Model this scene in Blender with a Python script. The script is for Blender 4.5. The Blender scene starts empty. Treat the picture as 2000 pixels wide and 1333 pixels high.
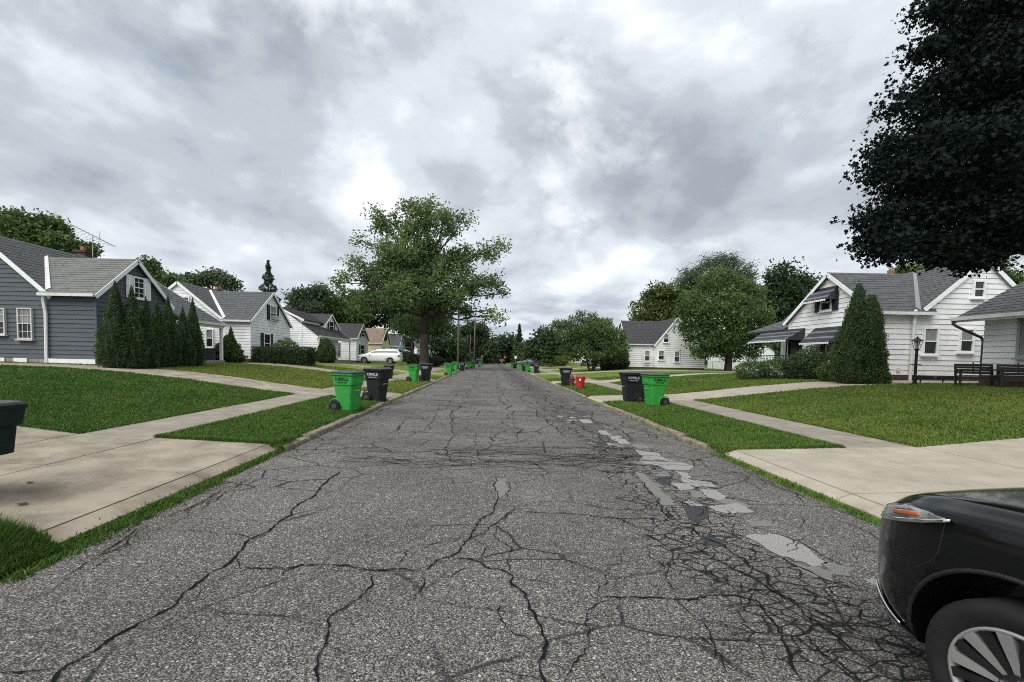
import bpy, bmesh, math, random
import numpy as np
from mathutils import Vector, Matrix
random.seed(7); rng = np.random.default_rng(7)
SC = bpy.context.scene; COL = SC.collection
R = math.radians

# ------------------------------------------------------------------ camera
CAM_H, FPX, PITCH, ROLL = 1.65, 850.0, R(2.8), R(1.1)
PX0 = 957 - FPX*math.tan(PITCH)*math.sin(ROLL)
PY0 = 699 + FPX*math.tan(PITCH)*math.cos(ROLL)
cd = bpy.data.cameras.new('camera'); cam = bpy.data.objects.new('camera', cd); COL.objects.link(cam)
CM = Matrix.Rotation(math.pi/2 - PITCH, 4, 'X') @ Matrix.Rotation(ROLL, 4, 'Z')
cam.matrix_world = Matrix.Translation((0, 0, CAM_H)) @ CM
cd.sensor_width = 36; cd.lens = FPX/2000*36; cd.clip_end = 3000; cd.clip_start = 0.05
cd.shift_x = (1000 - PX0)/2000; cd.shift_y = (PY0 - 666.5)/2000
SC.camera = cam

# ------------------------------------------------------------------ light
SUN_EL, SUN_AZ = R(52), R(222)          # azimuth clockwise from +Y: behind the camera
EXPOSURE = 1.57
sd = bpy.data.lights.new('sun', 'SUN'); so = bpy.data.objects.new('sun', sd); COL.objects.link(so)
sd.energy = 1.45; sd.angle = R(60); sd.color = (1, .97, .93)
sdir = Vector((math.sin(SUN_AZ)*math.cos(SUN_EL), math.cos(SUN_AZ)*math.cos(SUN_EL), math.sin(SUN_EL)))
so.rotation_euler = sdir.to_track_quat('Z', 'Y').to_euler()
so.location = (0, -20, 60)

W = bpy.data.worlds.new('World'); SC.world = W; W.use_nodes = True
def build_world():
    nt = W.node_tree; nt.nodes.clear(); N = nt.nodes.new; L = nt.links.new
    out = N('ShaderNodeOutputWorld'); bg = N('ShaderNodeBackground'); L(bg.outputs[0], out.inputs[0])
    tc = N('ShaderNodeTexCoord'); sep = N('ShaderNodeSeparateXYZ'); L(tc.outputs['Generated'], sep.inputs[0])
    def math_(op, a, b=None):
        m = N('ShaderNodeMath'); m.operation = op
        for i, v in enumerate((a, b)):
            if v is None: continue
            if isinstance(v, (int, float)): m.inputs[i].default_value = v
            else: L(v, m.inputs[i])
        return m.outputs[0]
    zc = math_('ADD', math_('MAXIMUM', sep.outputs[2], 0.0), 0.16)
    cx = math_('DIVIDE', sep.outputs[0], zc); cy = math_('DIVIDE', sep.outputs[1], zc)
    cmb = N('ShaderNodeCombineXYZ'); L(cx, cmb.inputs[0]); L(cy, cmb.inputs[1])
    def noise(scale, detail, rough, off, dist=0.0, stretch=(1, 1, 1), rot=0):
        mp = N('ShaderNodeMapping'); mp.inputs['Location'].default_value = off; mp.inputs['Scale'].default_value = stretch
        mp.inputs['Rotation'].default_value = (0, 0, rot)
        L(cmb.outputs[0], mp.inputs[0])
        n = N('ShaderNodeTexNoise'); n.inputs['Scale'].default_value = scale; n.inputs['Detail'].default_value = detail
        n.inputs['Roughness'].default_value = rough; n.inputs['Distortion'].default_value = dist
        L(mp.outputs[0], n.inputs['Vector']); return n.outputs['Fac']
    def ramp(fac, stops):
        r = N('ShaderNodeValToRGB'); r.color_ramp.interpolation = 'EASE'
        el = r.color_ramp.elements
        while len(el) < len(stops): el.new(.5)
        for e, (p, c) in zip(el, stops): e.position = p; e.color = (*c, 1)
        L(fac, r.inputs[0]); return r.outputs[0]
    def mix(f, a, b, mode='MIX'):
        m = N('ShaderNodeMix'); m.data_type = 'RGBA'; m.blend_type = mode
        for s, v in ((m.inputs[0], f), (m.inputs[6], a), (m.inputs[7], b)):
            if isinstance(v, (int, float)): s.default_value = v
            elif isinstance(v, tuple): s.default_value = (*v, 1)
            else: L(v, s)
        return m.outputs[2]
    def puff(scale, detail, rough, off, dist, sz=1.5):
        mp = N('ShaderNodeMapping'); mp.inputs['Location'].default_value = off; mp.inputs['Scale'].default_value = (1, 1, sz)
        L(tc.outputs['Generated'], mp.inputs[0])
        n = N('ShaderNodeTexNoise'); n.inputs['Scale'].default_value = scale; n.inputs['Detail'].default_value = detail
        n.inputs['Roughness'].default_value = rough; n.inputs['Distortion'].default_value = dist
        L(mp.outputs[0], n.inputs['Vector']); return n.outputs['Fac']
    big = noise(0.8, 2, .5, (1.3, .4, 0), .1, (1, .75, 1), R(25))
    mid = noise(1.9, 9, .53, (4.1, 2.2, 0), .12, (1, .62, 1), R(-8))
    p1 = puff(2.6, 10, .52, (3.3, 1.2, 5.1), .25); p2 = puff(6.5, 8, .55, (.7, 4.2, 2.6), .2)
    v = math_('ADD', math_('ADD', math_('MULTIPLY', big, .26), math_('MULTIPLY', mid, .22)), math_('ADD', math_('MULTIPLY', p1, .36), math_('MULTIPLY', p2, .16)))
    cloud = ramp(v, [(.40, (.130, .148, .168)), (.465, (.190, .209, .231)), (.515, (.255, .275, .298)), (.58, (.360, .376, .396))])
    wisp = ramp(math_('ADD', math_('MULTIPLY', puff(3.1, 10, .56, (7.7, .4, 1.9), .3), .75), math_('MULTIPLY', mid, .25)), [(.515, (0, 0, 0)), (.66, (.8, .8, .8))])
    cloud = mix(wisp, cloud, (.375, .388, .40))
    sky = N('ShaderNodeTexSky'); sky.sky_type = 'NISHITA'; sky.sun_disc = False
    sky.sun_elevation = SUN_EL; sky.sun_rotation = SUN_AZ; sky.ozone_density = 1.5
    blue = mix(1.0, sky.outputs[0], (.05, .05, .05), 'MULTIPLY')
    gap = ramp(noise(1.35, 7, .55, (2.7, 9.4, 0), .4), [(.66, (0, 0, 0)), (.80, (.5, .5, .5))])
    col = mix(gap, cloud, blue)
    hz = ramp(sep.outputs[2], [(0.0, (.8, .8, .8)), (.10, (.35, .35, .35)), (.24, (0, 0, 0))])
    hcol = ramp(noise(2.6, 5, .5, (5.5, 1.2, 0), .3), [(.38, (.145, .175, .215)), (.62, (.32, .338, .35))])
    col = mix(hz, col, hcol)
    L(col, bg.inputs[0]); bg.inputs[1].default_value = 1.0
build_world()
vs = SC.view_settings; vs.view_transform = 'Standard'; vs.look = 'None'; vs.exposure = EXPOSURE; vs.gamma = 1; vs.use_curve_mapping = False
SC.cycles.use_denoising = False; SC.cycles.filter_width = 1.0
SC.cycles.max_bounces = 6; SC.cycles.transparent_max_bounces = 4
SC.cycles.sample_clamp_indirect = 6

# ------------------------------------------------------------------ pixel <-> world
def ray(px, py):
    return (CM.to_3x3() @ Vector(((px-PX0)/FPX, -(py-PY0)/FPX, -1)))
def at(px, py, Y):
    d = ray(px, py); t = Y/d.y; return Vector((d.x*t, Y, CAM_H + d.z*t))
def atx(px, py, X):
    d = ray(px, py); t = X/d.x; return Vector((X, d.y*t, CAM_H + d.z*t))
XL, XR = -3.42, 4.01
def yscale(x, y):
    a = np.where(x < 0, 30.0, 22.0); b = np.where(x < 0, 55.0, 45.0)
    t = np.clip((y-a)/(b-a), 0, 1); return 1 - .4*t*t*(3-2*t)
PD = np.array([-50, 0, .3, 2.15, 3.5, 5.4, 7.3, 9.3, 11.3, 14, 60, 1000]); PZ = np.array([0, 0, .11, .18, .22, .43, .67, .86, .97, 1.03, 1.3, 1.6])
def H(x, y):
    x = np.asarray(x, float); y = np.asarray(y, float)
    d = np.where(x < .3, XL - x, x - XR)
    z = np.interp(d, PD, PZ); base = np.minimum(z, .22)
    return base + (z-base)*yscale(x, y)
def G(px, py, lift=0.0):
    d = ray(px, py); t0 = .5; lo = t0
    for i in range(4000):
        t = t0 + i*.05*(1 + i*.01)
        p = Vector((0, 0, CAM_H)) + d*t
        if p.z < float(H(p.x, p.y)):
            hi = t
            for _ in range(30):
                m = (lo+hi)/2; q = Vector((0, 0, CAM_H)) + d*m
                if q.z < float(H(q.x, q.y)): hi = m
                else: lo = m
            q = Vector((0, 0, CAM_H)) + d*hi
            return Vector((q.x, q.y, float(H(q.x, q.y)) + lift))
        lo = t
    raise ValueError((px, py))

# ------------------------------------------------------------------ materials
MATS = {}
def mat(name, col, rough=.8, col2=None, scale=6, detail=5, bump=0, bscale=None, spec=.3, metal=0, coat=0, stretch=None, contrast=(.35, .65)):
    if name in MATS: return MATS[name]
    m = bpy.data.materials.new(name); m.use_nodes = True; nt = m.node_tree
    b = nt.nodes['Principled BSDF']; b.inputs['Roughness'].default_value = rough
    b.inputs['Specular IOR Level'].default_value = spec; b.inputs['Metallic'].default_value = metal
    b.inputs['Coat Weight'].default_value = coat; b.inputs['Coat Roughness'].default_value = .04
    if col2 is None: col2 = tuple(c*.82 for c in col)
    tc = nt.nodes.new('ShaderNodeTexCoord'); mp = nt.nodes.new('ShaderNodeMapping')
    nt.links.new(tc.outputs['Object'], mp.inputs[0])
    if stretch: mp.inputs['Scale'].default_value = stretch
    n = nt.nodes.new('ShaderNodeTexNoise'); n.inputs['Scale'].default_value = scale; n.inputs['Detail'].default_value = detail
    n.inputs['Roughness'].default_value = .62
    nt.links.new(mp.outputs[0], n.inputs['Vector'])
    r = nt.nodes.new('ShaderNodeValToRGB'); r.color_ramp.elements[0].position = contrast[0]; r.color_ramp.elements[1].position = contrast[1]
    r.color_ramp.elements[0].color = (*col2, 1); r.color_ramp.elements[1].color = (*col, 1)
    nt.links.new(n.outputs['Fac'], r.inputs[0]); nt.links.new(r.outputs[0], b.inputs['Base Color'])
    if bump:
        n2 = nt.nodes.new('ShaderNodeTexNoise'); n2.inputs['Scale'].default_value = bscale or scale*6; n2.inputs['Detail'].default_value = 4
        nt.links.new(mp.outputs[0], n2.inputs['Vector'])
        bp = nt.nodes.new('ShaderNodeBump'); bp.inputs['Strength'].default_value = bump; bp.inputs['Distance'].default_value = .01
        nt.links.new(n2.outputs['Fac'], bp.inputs['Height']); nt.links.new(bp.outputs[0], b.inputs['Normal'])
    MATS[name] = m; return m
def leafmat(name, a, b, trans=.3, rough=.55, spec=.3):
    if name in MATS: return MATS[name]
    m = bpy.data.materials.new(name); m.use_nodes = True; nt = m.node_tree; nt.nodes.clear()
    out = nt.nodes.new('ShaderNodeOutputMaterial'); at_ = nt.nodes.new('ShaderNodeAttribute'); at_.attribute_name = 'tone'
    r = nt.nodes.new('ShaderNodeValToRGB'); r.color_ramp.elements[0].color = (*a, 1); r.color_ramp.elements[1].color = (*b, 1)
    nt.links.new(at_.outputs['Fac'], r.inputs[0])
    p = nt.nodes.new('ShaderNodeBsdfPrincipled'); p.inputs['Roughness'].default_value = rough; p.inputs['Specular IOR Level'].default_value = spec
    t = nt.nodes.new('ShaderNodeBsdfTranslucent'); mx = nt.nodes.new('ShaderNodeMixShader'); mx.inputs[0].default_value = trans
    nt.links.new(r.outputs[0], p.inputs['Base Color']); nt.links.new(r.outputs[0], t.inputs['Color'])
    nt.links.new(p.outputs[0], mx.inputs[1]); nt.links.new(t.outputs[0], mx.inputs[2]); nt.links.new(mx.outputs[0], out.inputs[0])
    MATS[name] = m; return m

# ------------------------------------------------------------------ mesh helpers
class MB:
    def __init__(s): s.v = []; s.f = []
    def add(s, vs, fs):
        o = len(s.v); s.v += [tuple(v) for v in vs]; s.f += [tuple(i+o for i in f) for f in fs]; return s
    def quad(s, *p): return s.add(p, [tuple(range(len(p)))])
    def hexa(s, lo, hi): return s.add(list(lo)+list(hi), [(3, 2, 1, 0), (4, 5, 6, 7), (0, 1, 5, 4), (1, 2, 6, 5), (2, 3, 7, 6), (3, 0, 4, 7)])
    def box(s, x0, x1, y0, y1, z0, z1):
        return s.hexa([(x0, y0, z0), (x1, y0, z0), (x1, y1, z0), (x0, y1, z0)], [(x0, y0, z1), (x1, y0, z1), (x1, y1, z1), (x0, y1, z1)])
    def obox(s, c, ax, ay, az, hx, hy, hz):
        c = Vector(c); ax, ay, az = Vector(ax)*hx, Vector(ay)*hy, Vector(az)*hz
        return s.hexa([c-ax-ay-az, c+ax-ay-az, c+ax+ay-az, c-ax+ay-az], [c-ax-ay+az, c+ax-ay+az, c+ax+ay+az, c-ax+ay+az])
    def beam(s, p, q, w, h, up=(0, 0, 1)):
        p, q = Vector(p), Vector(q); d = (q-p); l = d.length; d.normalize(); side = d.cross(Vector(up)).normalized(); u = side.cross(d)
        return s.obox((p+q)/2, d, side, u, l/2, w/2, h/2)
    def prism(s, poly, ext):
        n = len(poly); e = Vector(ext); a = [Vector(p) for p in poly]
        return s.add(a+[p+e for p in a], [tuple(range(n)), tuple(range(2*n-1, n-1, -1))]+[(i, (i+1) % n, n+(i+1) % n, n+i) for i in range(n)])
    def tube(s, pts, rad, n=8, caps=True):
        pts = [Vector(p) for p in pts]; rad = rad if isinstance(rad, (list, tuple)) else [rad]*len(pts)
        o = len(s.v); prev = None
        for i, p in enumerate(pts):
            d = (pts[min(i+1, len(pts)-1)] - pts[max(i-1, 0)]).normalized()
            a = d.cross(Vector((0, 0, 1)) if abs(d.z) < .9 else Vector((1, 0, 0))).normalized()
            if prev is not None:
                a = (prev - d*prev.dot(d)); a = a.normalized() if a.length > 1e-6 else d.orthogonal().normalized()
            prev = a; b = d.cross(a)
            for k in range(n):
                t = 2*math.pi*k/n; s.v.append(tuple(p + (a*math.cos(t)+b*math.sin(t))*rad[i]))
        for i in range(len(pts)-1):
            for k in range(n): s.f.append((o+i*n+k, o+i*n+(k+1) % n, o+(i+1)*n+(k+1) % n, o+(i+1)*n+k))
        if caps: s.f.append(tuple(o+k for k in range(n))[::-1]); s.f.append(tuple(o+(len(pts)-1)*n+k for k in range(n)))
        return s
    def rings(s, rings, cap0=True, cap1=True):
        o = len(s.v); n = len(rings[0])
        for r in rings: s.v += [tuple(p) for p in r]
        for i in range(len(rings)-1):
            for k in range(n): s.f.append((o+i*n+k, o+i*n+(k+1) % n, o+(i+1)*n+(k+1) % n, o+(i+1)*n+k))
        if cap0: s.f.append(tuple(o+k for k in range(n))[::-1])
        if cap1: s.f.append(tuple(o+(len(rings)-1)*n+k for k in range(n)))
        return s
    def build(s, name, m, parent=None, smooth=False, kind=None, local=False, bevel=0, subsurf=0):
        me = bpy.data.meshes.new(name)
        vs = s.v
        if parent is not None and not local:
            inv = parent.matrix_world_cached.inverted() if hasattr(parent, 'matrix_world_cached') else ORG[parent.name].inverted()
            vs = [tuple(inv @ Vector(v)) for v in vs]
        me.from_pydata(vs, [], s.f); me.update()
        bm = bmesh.new(); bm.from_mesh(me); bmesh.ops.recalc_face_normals(bm, faces=bm.faces); bm.to_mesh(me); bm.free()
        if smooth: me.polygons.foreach_set('use_smooth', [True]*len(me.polygons))
        o = bpy.data.objects.new(name, me); COL.objects.link(o)
        if m: me.materials.append(m)
        if parent is not None:
            o.parent = parent; ORG[o.name] = ORG[parent.name]
        else: ORG[o.name] = Matrix.Identity(4)
        if kind: o['kind'] = kind
        if bevel:
            md = o.modifiers.new('bevel', 'BEVEL'); md.width = bevel; md.segments = 2; md.limit_method = 'ANGLE'
        if subsurf:
            md = o.modifiers.new('sub', 'SUBSURF'); md.levels = subsurf; md.render_levels = subsurf
        return o
ORG = {}
def thing(name, label, cat, loc=(0, 0, 0), rz=0, group=None):
    o = bpy.data.objects.new(name, None); COL.objects.link(o); o.location = loc; o.rotation_euler = (0, 0, rz); o.empty_display_size = .2
    ORG[o.name] = Matrix.Translation(Vector(loc)) @ Matrix.Rotation(rz, 4, 'Z')
    tag(o, label, cat, group); return o
def tag(o, label=None, cat=None, group=None, kind=None):
    if label: o['label'] = label
    if cat: o['category'] = cat
    if group: o['group'] = group
    if kind: o['kind'] = kind
    return o
def copy_tree(o, parent=None):
    c = o.copy(); COL.objects.link(c)
    if parent: c.parent = parent
    for ch in list(o.children): copy_tree(ch, c)
    return c
def npmesh(name, verts, faces, m, parent=None, tone=None, kind=None, smooth=False):
    """verts (N,3); faces (M,k) same k; world coordinates"""
    me = bpy.data.meshes.new(name); N, (M, k) = len(verts), faces.shape
    if parent is not None:
        inv = np.array(ORG[parent.name].inverted()); verts = verts @ inv[:3, :3].T + inv[:3, 3]
    me.vertices.add(N); me.vertices.foreach_set('co', np.ascontiguousarray(verts, np.float32).ravel())
    me.loops.add(M*k); me.loops.foreach_set('vertex_index', np.ascontiguousarray(faces, np.int32).ravel())
    me.polygons.add(M); me.polygons.foreach_set('loop_start', np.arange(0, M*k, k, dtype=np.int32))
    if tone is not None:
        a = me.attributes.new('tone', 'FLOAT', 'FACE'); a.data.foreach_set('value', np.ascontiguousarray(tone, np.float32))
    if smooth: me.polygons.foreach_set('use_smooth', np.ones(M, bool))
    me.update(calc_edges=True); me.validate()
    me.materials.append(m)
    o = bpy.data.objects.new(name, me); COL.objects.link(o)
    if parent is not None: o.parent = parent; ORG[o.name] = ORG[parent.name]
    else: ORG[o.name] = Matrix.Identity(4)
    if kind: o['kind'] = kind
    return o
def vnoise(x, y, s, seed=0):
    """cheap smooth value noise 0..1"""
    x = np.asarray(x)*s + seed*17.3; y = np.asarray(y)*s + seed*9.1
    xi = np.floor(x).astype(np.int64); yi = np.floor(y).astype(np.int64); fx = x-xi; fy = y-yi
    fx = fx*fx*(3-2*fx); fy = fy*fy*(3-2*fy)
    def h(a, b):
        n = (a*374761393 + b*668265263 + seed*1013) & 0x7fffffff; n = ((n ^ (n >> 13))*1274126177) & 0x7fffffff
        return ((n ^ (n >> 16)) & 0xffff)/65535.
    return (h(xi, yi)*(1-fx)+h(xi+1, yi)*fx)*(1-fy) + (h(xi, yi+1)*(1-fx)+h(xi+1, yi+1)*fx)*fy
def fb(x, y, s, seed=0):
    return (vnoise(x, y, s, seed)*.5 + vnoise(x, y, s*2.1, seed+1)*.3 + vnoise(x, y, s*4.3, seed+2)*.2)

# ------------------------------------------------------------------ ground
LDRV = [(3.5, 7.3), (15.3, 17.9), (26.6, 29.0), (37.2, 39.8), (50.2, 52.6), (62, 64.5), (74, 76.5), (86, 88.5)]
RDRV = [(2.6, 7.55), (15.85, 18.3), (27.2, 29.6), (42, 44.4), (55, 57.4), (67, 69.4), (80, 82.4)]
def lot_tone(x, y):
    t = np.full(np.shape(x), .62)
    left = x < 0; far = np.abs(x) > 6.9
    t = np.where(left & (y < 15.3), np.where(far, .28, .34), t)
    t = np.where(left & (y >= 17.9) & (y < 37), .80, t)
    t = np.where(~left & (y < 15.85), np.where(x > 7.4, .66, .45), t)
    t = np.where(~left & (y >= 15.85), .58, t)
    return np.clip(t + (fb(x, y, .55, 3)-.5)*.55 + (fb(x, y, 2.3, 8)-.5)*.35, 0, 1)
def grassmat(name, trans):
    m = leafmat(name, (.030, .088, .012), (.178, .205, .040), trans, .7)
    r = [n for n in m.node_tree.nodes if n.type == 'VALTORGB'][0]
    e = r.color_ramp.elements.new(.5); e.color = (.080, .145, .022, 1)
    return m
M_BLADE = grassmat('grass_blades', .25)
def make_ground():
    ds = np.unique(np.concatenate([PD[1:-1], np.arange(0, 16, .55), [20, 26, 34, 44, 80, 140, 260, 420]]))
    ds = ds[ds >= 0]
    xs = np.concatenate([(XL-ds)[::-1], [XL+.02, .3, XR-.02], XR+ds]); ys = np.concatenate([np.arange(-12, 60, .8), np.arange(60, 140, 4), [160, 200, 260, 360, 520, 800, 1300]])
    X, Y = np.meshgrid(xs, ys); Z = H(X, Y)
    Z = np.where((X > XL+.01) & (X < XR-.01), -.08, Z)
    n = len(xs); v = np.stack([X.ravel(), Y.ravel(), Z.ravel()], 1)
    i, j = np.meshgrid(np.arange(len(ys)-1), np.arange(n-1), indexing='ij'); a = (i*n+j).ravel()
    f = np.stack([a, a+1, a+n+1, a+n], 1)
    m = bpy.data.materials.new('lawn_soil'); m.use_nodes = True; nt = m.node_tree; b = nt.nodes['Principled BSDF']; b.inputs['Roughness'].default_value = .95; b.inputs['Specular IOR Level'].default_value = .1
    at_ = nt.nodes.new('ShaderNodeAttribute'); at_.attribute_name = 'tone'
    tc = nt.nodes.new('ShaderNodeTexCoord'); nn = nt.nodes.new('ShaderNodeTexNoise'); nn.inputs['Scale'].default_value = 9; nn.inputs['Detail'].default_value = 9; nn.inputs['Roughness'].default_value = .75
    nt.links.new(tc.outputs['Object'], nn.inputs['Vector'])
    ad = nt.nodes.new('ShaderNodeMath'); ad.operation = 'MULTIPLY_ADD'; ad.inputs[1].default_value = 1.3; ad.inputs[2].default_value = -.65
    nt.links.new(nn.outputs['Fac'], ad.inputs[0]); ad2 = nt.nodes.new('ShaderNodeMath'); ad2.operation = 'ADD'
    nt.links.new(ad.outputs[0], ad2.inputs[0]); nt.links.new(at_.outputs['Fac'], ad2.inputs[1])
    r = nt.nodes.new('ShaderNodeValToRGB'); el = r.color_ramp.elements
    el[0].color = (.024, .070, .010, 1); el[1].color = (.160, .178, .042, 1); e = el.new(.5); e.color = (.074, .130, .021, 1)
    nt.links.new(ad2.outputs[0], r.inputs[0]); nt.links.new(r.outputs[0], b.inputs['Base Color'])
    bp = nt.nodes.new('ShaderNodeBump'); bp.inputs['Strength'].default_value = .6; bp.inputs['Distance'].default_value = .05
    n3 = nt.nodes.new('ShaderNodeTexNoise'); n3.inputs['Scale'].default_value = 22; n3.inputs['Detail'].default_value = 6
    nt.links.new(tc.outputs['Object'], n3.inputs['Vector']); nt.links.new(n3.outputs['Fac'], bp.inputs['Height']); nt.links.new(bp.outputs[0], b.inputs['Normal'])
    cx, cy = X.ravel()[f].mean(1), Y.ravel()[f].mean(1)
    o = npmesh('ground', v, f, m, kind='structure', smooth=True)
    a_ = o.data.attributes.new('tone', 'FLOAT', 'POINT'); a_.data.foreach_set('value', lot_tone(v[:, 0], v[:, 1]).astype(np.float32))
make_ground()

# ------------------------------------------------------------------ road
def road_material():
    m = bpy.data.materials.new('old_asphalt'); m.use_nodes = True; nt = m.node_tree; N = nt.nodes.new; L = nt.links.new
    b = nt.nodes['Principled BSDF']; b.inputs['Specular IOR Level'].default_value = .12
    tc = N('ShaderNodeTexCoord'); P = tc.outputs['Object']
    def nz(scale, det, rough=.6, vec=None):
        n = N('ShaderNodeTexNoise'); n.inputs['Scale'].default_value = scale; n.inputs['Detail'].default_value = det; n.inputs['Roughness'].default_value = rough
        L(vec or P, n.inputs['Vector']); return n
    def ramp(f, st):
        r = N('ShaderNodeValToRGB'); el = r.color_ramp.elements
        while len(el) < len(st): el.new(.5)
        for e, (p, c) in zip(el, st): e.position = p; e.color = (*((c,)*3 if isinstance(c, (int, float)) else c), 1)
        L(f, r.inputs[0]); return r.outputs[0]
    def mix(f, a, c, mode='MIX'):
        x = N('ShaderNodeMix'); x.data_type = 'RGBA'; x.blend_type = mode
        for s, v in ((x.inputs[0], f), (x.inputs[6], a), (x.inputs[7], c)):
            if isinstance(v, (int, float)): s.default_value = v
            elif isinstance(v, tuple): s.default_value = (*v, 1)
            else: L(v, s)
        return x.outputs[2]
    def mth(op, a, c=0):
        x = N('ShaderNodeMath'); x.operation = op
        for i, v in enumerate((a, c)):
            if isinstance(v, (int, float)): x.inputs[i].default_value = v
            else: L(v, x.inputs[i])
        return x.outputs[0]
    vo = N('ShaderNodeTexVoronoi'); vo.inputs['Scale'].default_value = 125; L(P, vo.inputs['Vector'])
    vo2 = N('ShaderNodeTexVoronoi'); vo2.inputs['Scale'].default_value = 46; L(P, vo2.inputs['Vector'])
    s1 = N('ShaderNodeSeparateColor'); L(vo.outputs['Color'], s1.inputs[0]); s2 = N('ShaderNodeSeparateColor'); L(vo2.outputs['Color'], s2.inputs[0])
    stones = ramp(s1.outputs[0], [(0, (.034, .033, .031)), (.28, (.080, .076, .070)), (.60, (.145, .138, .127)), (.84, (.225, .214, .197)), (1, (.37, .353, .325))])
    gap = ramp(vo.outputs['Distance'], [(.0, 1.0), (.45, .95), (.75, .32)])
    col = mix(1.0, stones, gap, 'MULTIPLY')
    big = mth('MULTIPLY', mth('GREATER_THAN', s2.outputs[1], .90), mth('LESS_THAN', vo2.outputs['Distance'], .36))
    col = mix(big, col, mix(s2.outputs[0], (.19, .18, .17), (.42, .40, .37)))
    # broad stains and wheel-polished lanes
    st = ramp(nz(.55, 5).outputs['Fac'], [(.28, .68), (.72, 1.24)])
    col = mix(1.0, col, st, 'MULTIPLY')
    # fine crack web, dense in the right-hand lane and in patches elsewhere
    sp = N('ShaderNodeSeparateXYZ'); L(P, sp.inputs[0])
    wv = N('ShaderNodeVectorMath'); wv.operation = 'MULTIPLY_ADD'; L(nz(2.2, 4).outputs['Color'], wv.inputs[0]); wv.inputs[1].default_value = (.14, .14, 0); L(P, wv.inputs[2])
    def cracks(scale, thin, stretch):
        mp = N('ShaderNodeMapping'); mp.inputs['Scale'].default_value = stretch; L(wv.outputs[0], mp.inputs[0])
        v = N('ShaderNodeTexVoronoi'); v.feature = 'DISTANCE_TO_EDGE'; v.inputs['Scale'].default_value = scale; L(mp.outputs[0], v.inputs['Vector'])
        return ramp(v.outputs['Distance'], [(0, 1.0), (thin*.5, .9), (thin, 0)])
    lane = mth('SUBTRACT', 1.0, mth('MULTIPLY', mth('ABSOLUTE', mth('SUBTRACT', sp.outputs[0], 2.25)), .95))
    lane = mth('ADD', lane, mth('MULTIPLY', mth('SUBTRACT', nz(.9, 4).outputs['Fac'], .5), 1.9))
    lanem = ramp(lane, [(.30, 0), (.55, 1)])
    c1 = mix(1.0, mix(.8, cracks(5.8, .044, (.9, 1.5, 1)), cracks(2.2, .022, (.8, 1.2, 1)), 'ADD'), lanem, 'MULTIPLY')
    far = N('ShaderNodeMapRange'); L(sp.outputs[1], far.inputs[0]); far.inputs[1].default_value = 6; far.inputs[2].default_value = 13; far.inputs[3].default_value = 0; far.inputs[4].default_value = .22
    else_ = ramp(mth('ADD', nz(.42, 4).outputs['Fac'], far.outputs[0]), [(.44, 0), (.56, .9)])
    c2 = mix(1.0, cracks(1.15, .015, (.75, 1.2, 1)), else_, 'MULTIPLY')
    cr = mix(1.0, c1, c2, 'ADD')
    # crumbling tar between the blocks of the right lane
    dark = ramp(mth('ADD', lane, mth('MULTIPLY', nz(3.2, 6, .7).outputs['Fac'], 1.0)), [(1.12, 0), (1.6, .75)])
    dk = N('ShaderNodeMath'); dk.operation = 'MULTIPLY'; L(dark, dk.inputs[0]); L(ramp(nz(7, 5, .7).outputs['Fac'], [(.42, 0), (.6, 1)]), dk.inputs[1])
    col = mix(dk.outputs[0], col, (.022, .022, .022))
    col = mix(cr, col, (.012, .012, .012))
    L(col, b.inputs['Base Color'])
    L(ramp(nz(30, 3).outputs['Fac'], [(.3, .75), (.7, .95)]), b.inputs['Roughness'])
    hgt = mth('SUBTRACT', mth('MULTIPLY', vo.outputs['Distance'], -.35), mth('MULTIPLY', cr, 1.6))
    bp = N('ShaderNodeBump'); bp.inputs['Strength'].default_value = .9; bp.inputs['Distance'].default_value = .006
    L(hgt, bp.inputs['Height']); L(bp.outputs[0], b.inputs['Normal'])
    return m
M_ROAD = road_material()
def edge_jit(y, side):
    return .10*(fb(y*0+side*7, y, .9, 21)-.5) + .06*(fb(y*0+side*3, y, 4, 22)-.5)
def make_road():
    ys = np.concatenate([np.arange(-12, 40, .12), np.arange(40, 300, 3.0)])
    xs = np.linspace(0, 1, 7)
    l = XL + edge_jit(ys, 1); r = XR + edge_jit(ys, 2)
    X = l[:, None] + (r-l)[:, None]*xs; Y = np.repeat(ys[:, None], 7, 1)
    v = np.stack([X.ravel(), Y.ravel(), np.full(X.size, .004)], 1); n = 7
    i, j = np.meshgrid(np.arange(len(ys)-1), np.arange(n-1), indexing='ij'); a = (i*n+j).ravel()
    return npmesh('road', v, np.stack([a, a+1, a+n+1, a+n], 1), M_ROAD, kind='structure')
road = make_road()
# cross street far off
cs = MB().box(-200, 200, 150, 158, -.5, .75).build('cross_street', M_ROAD, kind='structure')

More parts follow.
